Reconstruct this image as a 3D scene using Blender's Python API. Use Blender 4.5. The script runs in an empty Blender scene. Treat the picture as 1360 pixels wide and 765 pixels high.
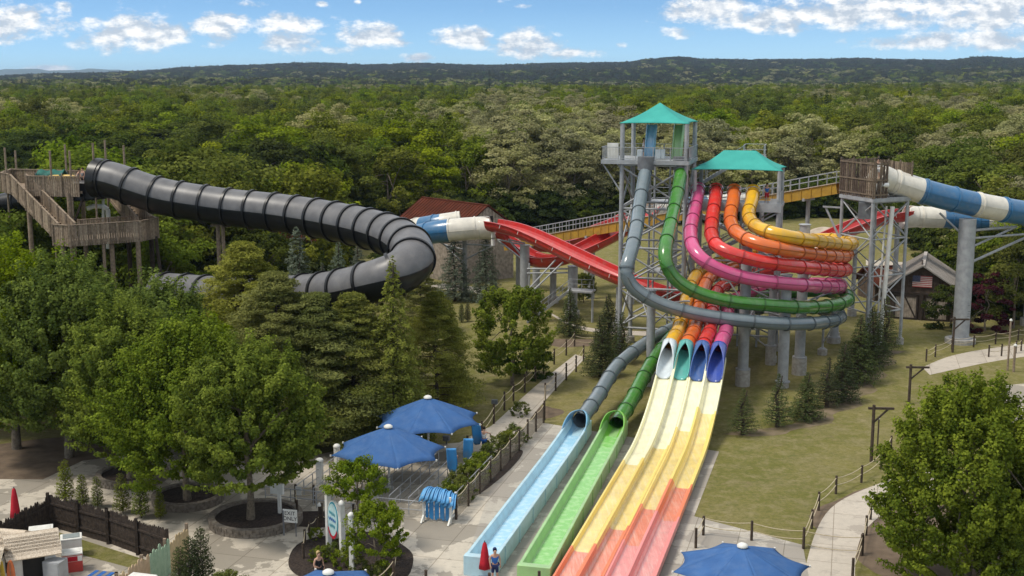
import bpy, bmesh, math, random
import numpy as np
from mathutils import Vector, Matrix
random.seed(7)
scene = bpy.context.scene
COL = scene.collection
rad = math.radians
USE_HAZE = True
# ------------------------------------------------------------------ camera
FPX, CX, CY, HZ, CAMH = 1617.0, 680.0, 382.5, 102.0, 24.0
PITCH = math.atan((CY - HZ) / FPX)
cd = bpy.data.cameras.new('camera'); cam = bpy.data.objects.new('camera', cd); COL.objects.link(cam)
cam.location = (0, 0, CAMH); cam.rotation_euler = (rad(90) - PITCH, 0, 0)
cd.sensor_width = 36; cd.lens = 36 * FPX / 1360; cd.clip_start = 0.5; cd.clip_end = 40000
scene.camera = cam
scene.render.resolution_x = 1024; scene.render.resolution_y = 576

def ray(px, py):
    x = (px - CX) / FPX; y = -(py - CY) / FPX
    c, s = math.cos(PITCH), math.sin(PITCH)
    return Vector((x, c + y * s, -s + y * c))
def G(px, py, z=0.0):          # survey helper: point of the level z seen at that place of the photo
    d = ray(px, py); t = (z - CAMH) / d.z
    return Vector((d.x * t, d.y * t, z))
def W(px, py, Y):              # point at distance Y seen at that place
    d = ray(px, py); t = Y / d.y
    return Vector((d.x * t, Y, CAMH + d.z * t))
HEAD = rad(15.5)
A = Vector((math.sin(HEAD), math.cos(HEAD), 0)); R = Vector((math.cos(HEAD), -math.sin(HEAD), 0)); UP = Vector((0, 0, 1))

# ------------------------------------------------------------------ materials
def new_mat(name):
    m = bpy.data.materials.new(name); m.use_nodes = True
    nt = m.node_tree; b = nt.nodes['Principled BSDF']
    return m, nt, b
def noise_mat(name, c1, c2, scale=3.0, rough=.7, detail=6, bump=0.0, spec=.3, metal=0, lo=.35, hi=.65, coat=0, coord='Object', dirt=None, grime=.0):
    m, nt, b = new_mat(name)
    tc = nt.nodes.new('ShaderNodeTexCoord')
    n = nt.nodes.new('ShaderNodeTexNoise'); n.inputs['Scale'].default_value = scale; n.inputs['Detail'].default_value = detail
    nt.links.new(tc.outputs[coord], n.inputs['Vector'])
    r = nt.nodes.new('ShaderNodeMapRange'); r.inputs[1].default_value = lo; r.inputs[2].default_value = hi
    nt.links.new(n.outputs[0], r.inputs[0])
    mx = nt.nodes.new('ShaderNodeMix'); mx.data_type = 'RGBA'
    mx.inputs[6].default_value = (*c1, 1); mx.inputs[7].default_value = (*c2, 1)
    nt.links.new(r.outputs[0], mx.inputs[0])
    out = mx.outputs[2]
    if dirt:
        n2 = nt.nodes.new('ShaderNodeTexNoise'); n2.inputs['Scale'].default_value = dirt[1]; n2.inputs['Detail'].default_value = 8
        n2.inputs['Roughness'].default_value = .65
        nt.links.new(tc.outputs[coord], n2.inputs['Vector'])
        r2 = nt.nodes.new('ShaderNodeMapRange'); r2.inputs[1].default_value = dirt[2]; r2.inputs[2].default_value = dirt[3]; r2.inputs[4].default_value = dirt[4]
        nt.links.new(n2.outputs[0], r2.inputs[0])
        m2 = nt.nodes.new('ShaderNodeMix'); m2.data_type = 'RGBA'; m2.inputs[7].default_value = (*dirt[0], 1)
        nt.links.new(r2.outputs[0], m2.inputs[0]); nt.links.new(out, m2.inputs[6]); out = m2.outputs[2]
    nt.links.new(out, b.inputs['Base Color'])
    b.inputs['Roughness'].default_value = rough; b.inputs['Specular IOR Level'].default_value = spec; b.inputs['Metallic'].default_value = metal
    b.inputs['Coat Weight'].default_value = coat; b.inputs['Coat Roughness'].default_value = .15
    if bump:
        bp = nt.nodes.new('ShaderNodeBump'); bp.inputs['Strength'].default_value = bump; bp.inputs['Distance'].default_value = .05
        nt.links.new(n.outputs[0], bp.inputs['Height']); nt.links.new(bp.outputs[0], b.inputs['Normal'])
    return m
def plastic(name, c, rough=.3, coat=.3):      # moulded fibreglass, faintly weathered
    d = tuple(x * .8 + .02 for x in c)
    return noise_mat(name, c, d, 1.3, rough, 8, spec=.5, coat=coat, dirt=((.30, .28, .24), 2.2, .5, .85, .35))
M = {}
M['steel'] = noise_mat('galvanised_steel', (.36, .37, .38), (.27, .28, .29), 2, .5, spec=.5, dirt=((.22, .2, .17), 1.5, .5, .8, .4))
M['steel_dark'] = noise_mat('dark_steel', (.17, .18, .19), (.12, .12, .13), 2, .5)
M['white'] = noise_mat('white_paint', (.74, .73, .69), (.62, .61, .56), 2, .5, dirt=((.4, .38, .32), 3, .5, .8, .4))
M['concrete_f'] = noise_mat('footing_concrete', (.42, .40, .36), (.30, .28, .25), 4, .9, bump=.3)
M['teal'] = noise_mat('teal_fabric', (.06, .36, .31), (.05, .31, .27), .8, .8, spec=.1)
M['blue_fab'] = noise_mat('blue_fabric', (.05, .125, .30), (.042, .105, .26), 1.2, .8, spec=.1, dirt=((.11, .18, .32), 2, .45, .8, .5))
M['wood'] = noise_mat('weathered_wood', (.30, .23, .165), (.18, .135, .095), 5, .9, bump=.2)
M['wood_b'] = noise_mat('weathered_wood_pale', (.36, .29, .21), (.24, .185, .13), 7, .9, bump=.2)
M['wood_c'] = noise_mat('weathered_wood_dark', (.21, .16, .11), (.12, .09, .065), 7, .9, bump=.2)
WOODS = [M['wood'], M['wood_b'], M['wood_c']]
M['wood_dk'] = noise_mat('dark_stained_wood', (.055, .04, .03), (.025, .018, .014), 6, .9, bump=.2)
M['post'] = noise_mat('brown_post', (.085, .06, .042), (.04, .03, .022), 6, .9)
M['rope'] = noise_mat('rope', (.5, .43, .3), (.4, .33, .22), 10, .95)
M['thatch'] = noise_mat('thatch', (.62, .53, .42), (.44, .36, .27), 14, .95, bump=.5)
M['stone'] = noise_mat('planter_stone', (.22, .19, .155), (.12, .10, .08), 5, .95, bump=.5)
M['mulch'] = noise_mat('mulch', (.05, .036, .028), (.018, .013, .011), 9, 1, bump=.6)
M['bark'] = noise_mat('bark', (.20, .165, .12), (.10, .08, .058), 6, .95, bump=.5)
M['bark_dk'] = noise_mat('dark_bark', (.085, .062, .045), (.04, .03, .022), 6, .95, bump=.5)
M['red_pl'] = plastic('red_fibreglass', (.52, .022, .018))
M['red_in'] = plastic('red_fibreglass_inside', (.40, .02, .016))
M['skin'] = noise_mat('skin', (.5, .3, .21), (.45, .26, .18), 5, .6)
M['skin_dk'] = noise_mat('brown_skin', (.16, .085, .05), (.13, .07, .04), 5, .6)
for k, c in dict(c_white=(.75, .74, .72), c_blue=(.03, .13, .42), c_navy=(.02, .03, .10), c_black=(.015, .015, .018), c_pink=(.55, .08, .18), c_red=(.45, .015, .03), c_grey=(.2, .2, .21), hair_dark=(.02, .014, .01), hair_blond=(.5, .36, .16)).items():
    M[k] = noise_mat(k, c, tuple(x * .8 for x in c), 6, .85)
M['mat_blue'] = plastic('foam_mat_blue', (.03, .25, .58), .6, .0)
M['glass_dark'] = noise_mat('dark_opening', (.015, .014, .013), (.01, .01, .01), 3, .6)

def leaf_mat(name, c1, c2, var=.25, trans=.38):
    m = bpy.data.materials.new(name); m.use_nodes = True; nt = m.node_tree; nt.nodes.clear()
    o = nt.nodes.new('ShaderNodeOutputMaterial')
    at = nt.nodes.new('ShaderNodeAttribute'); at.attribute_name = 'tint'
    mx = nt.nodes.new('ShaderNodeMix'); mx.data_type = 'RGBA'; mx.inputs[6].default_value = (*c1, 1); mx.inputs[7].default_value = (*c2, 1)
    nt.links.new(at.outputs['Fac'], mx.inputs[0])
    oi = nt.nodes.new('ShaderNodeObjectInfo')
    hs = nt.nodes.new('ShaderNodeHueSaturation')
    r1 = nt.nodes.new('ShaderNodeMapRange'); r1.inputs[3].default_value = .492 - var * .06; r1.inputs[4].default_value = .494 + var * .05
    r2 = nt.nodes.new('ShaderNodeMapRange'); r2.inputs[3].default_value = 1 - var; r2.inputs[4].default_value = 1 + var
    ml = nt.nodes.new('ShaderNodeMath'); ml.operation = 'MULTIPLY'; ml.inputs[1].default_value = 7.31
    fr = nt.nodes.new('ShaderNodeMath'); fr.operation = 'FRACT'
    r3 = nt.nodes.new('ShaderNodeMapRange'); r3.inputs[3].default_value = .9; r3.inputs[4].default_value = 1.12
    nt.links.new(oi.outputs['Random'], r1.inputs[0]); nt.links.new(oi.outputs['Random'], ml.inputs[0]); nt.links.new(ml.outputs[0], fr.inputs[0])
    nt.links.new(fr.outputs[0], r2.inputs[0]); nt.links.new(fr.outputs[0], r3.inputs[0])
    nt.links.new(r1.outputs[0], hs.inputs['Hue']); nt.links.new(r2.outputs[0], hs.inputs['Value']); nt.links.new(r3.outputs[0], hs.inputs['Saturation'])
    nt.links.new(mx.outputs[2], hs.inputs['Color'])
    d = nt.nodes.new('ShaderNodeBsdfDiffuse'); t = nt.nodes.new('ShaderNodeBsdfTranslucent'); s = nt.nodes.new('ShaderNodeMixShader')
    s.inputs[0].default_value = trans
    nt.links.new(hs.outputs[0], d.inputs[0]); nt.links.new(hs.outputs[0], t.inputs[0])
    nt.links.new(d.outputs[0], s.inputs[1]); nt.links.new(t.outputs[0], s.inputs[2])
    nt.links.new(s.outputs[0], o.inputs[0])
    return m
M['lf_maple'] = leaf_mat('maple_leaves', (0.077, 0.123, 0.016), (0.231, 0.301, 0.039), .12)
M['lf_forest'] = leaf_mat('forest_leaves', (0.084, 0.120, 0.018), (0.217, 0.259, 0.041), .34)
M['lf_olive'] = leaf_mat('olive_leaves', (0.183, 0.196, 0.069), (0.405, 0.392, 0.196), .2)
M['lf_dark'] = leaf_mat('dark_leaves', (0.037, 0.059, 0.015), (0.091, 0.123, 0.025), .3)
M['lf_pine'] = leaf_mat('pine_needles', (0.106, 0.134, 0.027), (0.302, 0.319, 0.078), .15)
M['lf_spruce'] = leaf_mat('spruce_needles', (0.044, 0.065, 0.025), (0.106, 0.131, 0.056), .25)
M['lf_blue'] = leaf_mat('blue_spruce_needles', (0.094, 0.125, 0.081), (0.237, 0.275, 0.200), .15)
M['lf_bush'] = leaf_mat('shrub_leaves', (0.075, 0.112, 0.018), (0.213, 0.250, 0.050), .2)
M['lf_hill'] = leaf_mat('hill_leaves', (.040, .044, .018), (.082, .082, .032), .2)
M['lf_plum'] = leaf_mat('plum_leaves', (0.044, 0.015, 0.018), (0.094, 0.027, 0.031), .1)

# ------------------------------------------------------------------ object helpers
def tag(o, label=None, cat=None, group=None, kind=None):
    if label: o['label'] = label
    if cat: o['category'] = cat
    if group: o['group'] = group
    if kind: o['kind'] = kind
    return o
def empty(name, loc, label=None, cat=None, group=None, rz=0):
    o = bpy.data.objects.new(name, None); COL.objects.link(o); o.location = loc; o.rotation_euler = (0, 0, rz)
    o.empty_display_size = .3
    return tag(o, label, cat, group)
class MB:
    def __init__(s): s.v = []; s.f = []; s.m = []; s.sm = []
    def add(s, vs, fs, mi=0, smooth=False):
        o = len(s.v); s.v += [tuple(v) for v in vs]
        for f in fs: s.f.append([i + o for i in f]); s.m.append(mi); s.sm.append(smooth)
    def box(s, c, sz, ax=None, mi=0):          # ax: (X,Y,Z) axes
        X, Y, Z = ax or (Vector((1, 0, 0)), Vector((0, 1, 0)), UP); c = Vector(c)
        vs = [c + X * sz[0] * .5 * i + Y * sz[1] * .5 * j + Z * sz[2] * .5 * k for k in (-1, 1) for j in (-1, 1) for i in (-1, 1)]
        s.add(vs, [(0, 2, 3, 1), (4, 5, 7, 6), (0, 1, 5, 4), (2, 6, 7, 3), (1, 3, 7, 5), (0, 4, 6, 2)], mi)
    def bar(s, p, q, w=.1, h=None, mi=0):
        p = Vector(p); q = Vector(q); h = h or w; d = (q - p); L = d.length
        if L < 1e-5: return
        d /= L; up = UP if abs(d.z) < .95 else Vector((0, 1, 0))
        X = d.cross(up).normalized(); Z = X.cross(d)
        s.box((p + q) / 2, (w, L, h), (X, d, Z), mi)
    def cyl(s, p, q, r0, r1=None, n=12, mi=0, caps=True, smooth=True):
        p = Vector(p); q = Vector(q); r1 = r0 if r1 is None else r1; d = (q - p).normalized()
        up = UP if abs(d.z) < .95 else Vector((0, 1, 0)); X = d.cross(up).normalized(); Y = X.cross(d)
        vs = []
        for c, r in ((p, r0), (q, r1)):
            for i in range(n):
                a = 2 * math.pi * i / n; vs.append(c + X * r * math.cos(a) + Y * r * math.sin(a))
        s.add(vs, [(i, (i + 1) % n, n + (i + 1) % n, n + i) for i in range(n)], mi, smooth)
        if caps: s.add(vs[:n], [tuple(range(n))[::-1]], mi); s.add(vs[n:], [tuple(range(n))], mi)
    def lathe(s, c, prof, n=20, mi=0, smooth=True):
        c = Vector(c); vs = []
        for r, z in prof:
            for i in range(n):
                a = 2 * math.pi * i / n; vs.append(c + Vector((r * math.cos(a), r * math.sin(a), z)))
        fs = [(k * n + i, k * n + (i + 1) % n, (k + 1) * n + (i + 1) % n, (k + 1) * n + i) for k in range(len(prof) - 1) for i in range(n)]
        s.add(vs, fs, mi, smooth)
    def sweep(s, path, prof, mfn=None, closed=True, smooth=True, caps=True, rfn=None):
        """prof: list of (side, up); swept along path"""
        n = len(prof); N = len(path); vs = []; acc = 0; ss = []
        for i, p in enumerate(path):
            if i: acc += (path[i] - path[i - 1]).length
            ss.append(acc)
            t = (path[min(i + 1, N - 1)] - path[max(i - 1, 0)]).normalized()
            X = t.cross(UP).normalized(); Z = X.cross(t); k = rfn(acc) if rfn else 1
            for a, b in prof: vs.append(p + X * a * k + Z * b * k)
        o = len(s.v); s.v += [tuple(v) for v in vs]
        rng = n if closed else n - 1
        for i in range(N - 1):
            for j in range(rng):
                s.f.append([o + i * n + j, o + i * n + (j + 1) % n, o + (i + 1) * n + (j + 1) % n, o + (i + 1) * n + j])
                s.m.append(mfn((ss[i] + ss[i + 1]) / 2, j / n) if mfn else 0); s.sm.append(smooth)
        if caps and closed:
            s.add(vs[:n], [tuple(range(n))], mfn(0, 0) if mfn else 0); s.add(vs[-n:], [tuple(range(n))[::-1]], mfn(acc, 0) if mfn else 0)
    def sag(s, p, q, drop, r=.03, n=8, mi=0):
        p = Vector(p); q = Vector(q)
        pts = [p.lerp(q, i / n) - UP * drop * 4 * (i / n) * (1 - i / n) for i in range(n + 1)]
        for a, b in zip(pts, pts[1:]): s.cyl(a, b, r, n=5, mi=mi, caps=False)
    def build(s, name, mats, parent=None, origin=None):
        me = bpy.data.meshes.new(name)
        off = Vector(origin or (0, 0, 0)); q_ = parent if origin is None else None
        while q_ is not None: off = off + q_.location; q_ = q_.parent
        me.from_pydata([(v[0] - off[0], v[1] - off[1], v[2] - off[2]) for v in s.v], [], s.f)
        if not isinstance(mats, (list, tuple)): mats = [mats]
        for m in mats: me.materials.append(m)
        me.polygons.foreach_set('material_index', s.m); me.polygons.foreach_set('use_smooth', s.sm)
        me.update()
        o = bpy.data.objects.new(name, me); COL.objects.link(o)
        if parent is not None: o.parent = parent
        elif origin is not None: o.location = origin
        return o
def copy_tree(o, parent=None):
    c = o.copy(); COL.objects.link(c)
    if parent is not None: c.parent = parent
    for ch in o.children: copy_tree(ch, c)
    return c
def spline(P, step=.6):
    P = [Vector(p) for p in P]; out = []
    Q = [P[0] * 2 - P[1]] + P + [P[-1] * 2 - P[-2]]
    for i in range(1, len(Q) - 2):
        p0, p1, p2, p3 = Q[i - 1:i + 3]
        n = max(2, int((p2 - p1).length / step))
        for k in range(n):
            t = k / n
            out.append(.5 * ((2 * p1) + (p2 - p0) * t + (2 * p0 - 5 * p1 + 4 * p2 - p3) * t * t + (3 * p1 - p0 - 3 * p2 + p3) * t ** 3))
    out.append(P[-1])
    for _ in range(3):   # smooth survey noise
        out = [out[0]] + [(out[i - 1] + out[i] * 2 + out[i + 1]) / 4 for i in range(1, len(out) - 1)] + [out[-1]]
    return out
def circ(r, n=20, a0=0): return [(r * math.sin(2 * math.pi * i / n + a0), r * math.cos(2 * math.pi * i / n + a0)) for i in range(n)]
def tube_mesh(mb, path, r, every, mfn, n=20, fl=.07, fw=.10, fmat=None):
    """enclosed slide tube with bolted flange rings and a side seam"""
    mb.sweep(path, circ(r, n), mfn, caps=False)
    mb.sweep(path, circ(r * .93, n)[::-1], mfn, caps=False)
    acc = 0; last = -every
    for i in range(1, len(path)):
        acc += (path[i] - path[i - 1]).length
        if acc - last >= every and i < len(path) - 1:
            last = acc; t = (path[i + 1] - path[i - 1]).normalized(); p = path[i]
            mi = fmat if fmat is not None else mfn(acc, 0)
            seg = [p - t * fw / 2, p + t * fw / 2]
            mb.sweep(seg, circ(r + fl, n), (lambda s, j, mi=mi: mi), caps=False)
            X = t.cross(UP).normalized(); Z = X.cross(t)
            for e, sgn in ((seg[0], -1), (seg[1], 1)):
                vs = [e + X * a + Z * b for a, b in circ(r + fl, n)] + [e + X * a + Z * b for a, b in circ(r * .99, n)]
                mb.add(vs, [(k, (k + 1) % n, n + (k + 1) % n, n + k) for k in range(n)], mi)
    for sd in (-1, 1):
        mb.sweep(path, [(sd * r + a, b) for a, b in ((-.03, -.03), (.03, -.03), (.03, .03), (-.03, .03))], (lambda s, j: mfn(s, .5)) if fmat is None else (lambda s, j: fmat), smooth=False)

def poly_sheet(name, pts, z, mat, kind='structure', sub=0, parent=None):
    from mathutils.geometry import tessellate_polygon
    vs = [Vector((p[0], p[1], z)) for p in pts]
    tris = tessellate_polygon([vs])
    me = bpy.data.meshes.new(name)
    fs = []
    for t in tris:
        a, b, c = [vs[i] for i in t]
        fs.append(t if (b - a).cross(c - a).z > 0 else t[::-1])
    me.from_pydata([tuple(v) for v in vs], [], fs); me.materials.append(mat)
    o = bpy.data.objects.new(name, me); COL.objects.link(o)
    if kind: o['kind'] = kind
    if parent is not None: o.parent = parent
    return o

# ------------------------------------------------------------------ world and light
SUN_EL, SUN_AZ = rad(60), rad(-104)      # az measured from +Y towards +X: high sun from the left, a little behind
w = bpy.data.worlds.new('World'); scene.world = w; w.use_nodes = True
nt = w.node_tree; nt.nodes.clear()
def nd(t, **k):
    n = nt.nodes.new(t)
    for a, b in k.items(): setattr(n, a, b)
    return n
def mth(op, a, b=0.0, c=None, clamp=False):
    n = nd('ShaderNodeMath', operation=op, use_clamp=clamp)
    for i, x in enumerate((a, b, c)):
        if x is None: continue
        if hasattr(x, 'is_linked') or hasattr(x, 'links'): nt.links.new(x, n.inputs[i])
        else: n.inputs[i].default_value = x
    return n.outputs[0]
def mixc(f, a, b):
    n = nd('ShaderNodeMix', data_type='RGBA')
    for i, x in ((0, f), (6, a), (7, b)):
        if isinstance(x, tuple): n.inputs[i].default_value = (*x, 1)
        elif isinstance(x, (int, float)): n.inputs[i].default_value = x
        else: nt.links.new(x, n.inputs[i])
    return n.outputs[2]
tc = nd('ShaderNodeTexCoord'); sp = nd('ShaderNodeSeparateXYZ'); nt.links.new(tc.outputs['Generated'], sp.inputs[0])
X_, Y_, Z_ = sp.outputs
az = mth('ARCTAN2', X_, Y_); el = mth('ARCSINE', Z_)
U = mth('MULTIPLY_ADD', az, 1617.0, 680.0); V = mth('MULTIPLY_ADD', el, -1617.0, 102.0)
# sky: sampled a little above the real direction so that the low band keeps its blue
sky = nd('ShaderNodeTexSky', sky_type='NISHITA'); sky.sun_disc = False; sky.sun_elevation = SUN_EL; sky.sun_rotation = SUN_AZ
sky.altitude = 0; sky.air_density = 1.0; sky.dust_density = .6; sky.ozone_density = 1.6
cz = nd('ShaderNodeCombineXYZ'); nt.links.new(X_, cz.inputs[0]); nt.links.new(Y_, cz.inputs[1])
zz = mth('ABSOLUTE', Z_); zz = mth('POWER', zz, .55); nt.links.new(mth('MULTIPLY_ADD', zz, 1.0, .02), cz.inputs[2])
nt.links.new(cz.outputs[0], sky.inputs[0])
cv = nd('ShaderNodeCombineXYZ'); nt.links.new(mth('MULTIPLY', U, 1 / 36), cv.inputs[0]); nt.links.new(mth('MULTIPLY', V, 1 / 20), cv.inputs[1])
def noise(vec, sc, det, rough=.6):
    n = nd('ShaderNodeTexNoise'); n.inputs['Scale'].default_value = sc; n.inputs['Detail'].default_value = det; n.inputs['Roughness'].default_value = rough
    nt.links.new(vec, n.inputs['Vector']); return n.outputs[0]
n1 = noise(cv.outputs[0], 1.0, 9, .64)
va = nd('ShaderNodeVectorMath', operation='ADD'); va.inputs[1].default_value = (-.15, .35, 0); nt.links.new(cv.outputs[0], va.inputs[0])
n1b = noise(va.outputs[0], 1.0, 5, .55)
blobs = [(45, 36, 90, 27), (15, 8, 35, 8), (122, 18, 16, 9), (205, 50, 88, 29), (305, 40, 46, 20), (395, 47, 50, 27), (345, 11, 28, 7), (495, 50, 48, 20),
         (455, 68, 28, 9), (535, 58, 30, 8), (555, 77, 38, 7), (618, 52, 50, 17), (700, 60, 52, 22), (755, 72, 55, 10), (700, 12, 18, 5), (892, 46, 32, 10), (100, 92, 36, 6),
         (435, 10, 10, 5), (480, 8, 8, 5), (822, 62, 12, 6), (930, 16, 62, 22), (1010, 28, 100, 22), (1130, 20, 140, 30), (1260, 22, 150, 32), (1370, 30, 110, 34), (1240, 58, 130, 14)]
cov = None; bott = None
for cx, cy, rx, ry in blobs:
    a = mth('MULTIPLY_ADD', U, 1 / rx, -cx / rx); b = mth('MULTIPLY_ADD', V, 1 / ry, -cy / ry)
    e = mth('SUBTRACT', 1.0 if ry > 10 else .62, mth('ADD', mth('MULTIPLY', a, a), mth('MULTIPLY', b, b)))
    cov = e if cov is None else mth('MAXIMUM', cov, e)
high = mth('MULTIPLY_ADD', V, -1 / 160, -.35)       # further cloud above the picture and all round
high = mth('MINIMUM', high, .85)
cov = mth('MAXIMUM', mth('MAXIMUM', cov, high), -1.0)
dens = mth('ADD', mth('MULTIPLY', cov, 1.05), mth('MULTIPLY_ADD', n1, 4.0, -2.05))
cl = nd('ShaderNodeMapRange', interpolation_type='SMOOTHSTEP'); cl.inputs[1].default_value = -.15; cl.inputs[2].default_value = .95; nt.links.new(dens, cl.inputs[0])
shade = mth('MULTIPLY_ADD', mth('SUBTRACT', n1, n1b), 5.0, .42, clamp=True)
thick = nd('ShaderNodeMapRange'); thick.inputs[1].default_value = .1; thick.inputs[2].default_value = 1.1; nt.links.new(dens, thick.inputs[0])
CL_W, CL_G = (7.6, 7.5, 7.3), (3.7, 4.2, 4.8)
ccol = mixc(shade, CL_G, CL_W)
below = mth('LESS_THAN', Z_, -0.002)
# band close to the horizon is a little milky
veil = nd('ShaderNodeMapRange'); veil.inputs[1].default_value = 0; veil.inputs[2].default_value = .055; veil.inputs[3].default_value = .42; veil.inputs[4].default_value = 0
nt.links.new(el, veil.inputs[0])
veil_r = nd('ShaderNodeMapRange'); veil_r.inputs[1].default_value = 500; veil_r.inputs[2].default_value = 1200; veil_r.inputs[3].default_value = .5; veil_r.inputs[4].default_value = 1.25; nt.links.new(U, veil_r.inputs[0])
skc = mixc(mth('MULTIPLY', veil.outputs[0], veil_r.outputs[0]), sky.outputs[0], (5.6, 6.5, 7.0))
tn = nd('ShaderNodeMix', data_type='RGBA', blend_type='MULTIPLY'); tn.inputs[0].default_value = 1; tn.inputs[7].default_value = (.78, 1.0, 1.09, 1); nt.links.new(skc, tn.inputs[6])
skc = mixc(mth('MULTIPLY', cl.outputs[0], .96), tn.outputs[2], ccol)
bg = nd('ShaderNodeBackground'); bg.inputs[1].default_value = .11; nt.links.new(skc, bg.inputs[0])
wo = nd('ShaderNodeOutputWorld'); nt.links.new(bg.outputs[0], wo.inputs[0])
sd = bpy.data.lights.new('sun', 'SUN'); sd.energy = 2.2; sd.angle = rad(15); sd.color = (1, .93, .82)
so = bpy.data.objects.new('sun', sd); COL.objects.link(so)
sdir = Vector((math.sin(SUN_AZ) * math.cos(SUN_EL), math.cos(SUN_AZ) * math.cos(SUN_EL), math.sin(SUN_EL)))
so.rotation_euler = (-sdir).to_track_quat('-Z', 'Y').to_euler(); so.location = (-40, 20, 80)
scene.view_settings.view_transform = 'Standard'; scene.view_settings.look = 'None'; scene.view_settings.exposure = .55; scene.view_settings.gamma = 1
# ------------------------------------------------------------------ ground and terrain
def ridge(az):                     # silhouette of the hills, height at 4.6 km
    px = 680 + math.tan(az) * FPX * math.cos(PITCH)
    K = [(-900, 104), (-200, 103), (0, 101.5), (100, 98), (140, 97), (200, 95), (270, 90), (330, 88), (420, 85), (500, 87), (560, 85), (640, 87), (760, 84), (830, 83), (860, 79), (895, 77), (930, 80), (990, 81), (1060, 81), (1130, 80), (1160, 81), (1240, 82), (1285, 78), (1330, 80), (1400, 84), (1700, 88), (2500, 95)]
    for (a, b), (c, d) in zip(K, K[1:]):
        if a <= px <= c:
            t = (px - a) / (c - a); t = t * t * (3 - 2 * t)
            return max(0, (HZ + 1.5 - (b + (d - b) * t))) / FPX * 4600 + 24 - 26
    return 6
def terrain_z(x, y):
    d = math.hypot(x, y)
    if d < 900: return 0.0
    az = math.atan2(x, y)
    if abs(az) > 1.2: az = 1.2
    H = ridge(az)
    t = min(1, max(0, (d - 1500) / 3100)); t = t * t * (3 - 2 * t)
    k = 1 if d < 4700 else max(.2, 1 - (d - 4700) / 2500)
    roll = math.sin(x * .0031 + y * .0017) * math.sin(y * .0042 - x * .0011) * 6 * min(1, (d - 900) / 900)
    return max(0, H * t * k) + roll * (1 - .6 * t)
def make_ground():
    azs = sorted(set([rad(a) for a in list(range(-180, 180, 5))] + [rad(a * .35) for a in range(-90, 91)]))
    rs = [0] + [40, 80, 150, 300, 600, 900] + [900 + 150 * i for i in range(1, 40)] + [8000, 10000, 14000, 20000]
    vs = []; n = len(azs)
    for r in rs:
        for a in azs:
            x, y = r * math.sin(a), r * math.cos(a); vs.append((x, y, terrain_z(x, y)))
    fs = [(k * n + (i + 1) % n, k * n + i, (k + 1) * n + i, (k + 1) * n + (i + 1) % n) for k in range(len(rs) - 1) for i in range(n)]
    me = bpy.data.meshes.new('ground'); me.from_pydata(vs, [], fs); me.polygons.foreach_set('use_smooth', [True] * len(fs))
    m, nt_, b = new_mat('grass_ground')
    tcn = nt_.nodes.new('ShaderNodeTexCoord')
    def nz(sc, det=8, ro=.6):
        n_ = nt_.nodes.new('ShaderNodeTexNoise'); n_.inputs['Scale'].default_value = sc; n_.inputs['Detail'].default_value = det; n_.inputs['Roughness'].default_value = ro
        nt_.links.new(tcn.outputs['Object'], n_.inputs['Vector']); return n_.outputs[0]
    def mr(x, lo, hi, a=0, bb=1):
        r = nt_.nodes.new('ShaderNodeMapRange'); r.inputs[1].default_value = lo; r.inputs[2].default_value = hi; r.inputs[3].default_value = a; r.inputs[4].default_value = bb
        nt_.links.new(x, r.inputs[0]); return r.outputs[0]
    def mx(f, a, c):
        q = nt_.nodes.new('ShaderNodeMix'); q.data_type = 'RGBA'
        for i, x in ((0, f), (6, a), (7, c)):
            if isinstance(x, tuple): q.inputs[i].default_value = (*x, 1)
            else: nt_.links.new(x, q.inputs[i])
        return q.outputs[2]
    c = mx(mr(nz(.09, 5), .38, .62), (.165, .158, .042), (.25, .215, .08))
    c = mx(mr(nz(.45, 7), .45, .68, 0, .7), c, (.24, .205, .10))
    c = mx(mr(nz(3.5, 8, .85), .4, .68, 0, .8), c, (.07, .08, .02))
    c = mx(mr(nz(1.1, 8, .8), .48, .68, 0, .75), c, (.30, .25, .14))
    c = mx(mr(nz(.7, 9, .75), .55, .68, 0, .6), c, (.10, .115, .028))
    c = mx(mr(nz(.16, 9, .7), .60, .68, 0, .8), c, (.215, .165, .10))
    nt_.links.new(c, b.inputs['Base Color']); b.inputs['Roughness'].default_value = 1; b.inputs['Specular IOR Level'].default_value = .1
    bp = nt_.nodes.new('ShaderNodeBump'); bp.inputs['Strength'].default_value = .9; bp.inputs['Distance'].default_value = .08
    nt_.links.new(nz(9, 6, .9), bp.inputs['Height']); nt_.links.new(bp.outputs[0], b.inputs['Normal'])
    me.materials.append(m); o = bpy.data.objects.new('ground', me); COL.objects.link(o); o['kind'] = 'structure'
make_ground()
def gpts(l): return [G(*p) for p in l]
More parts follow.
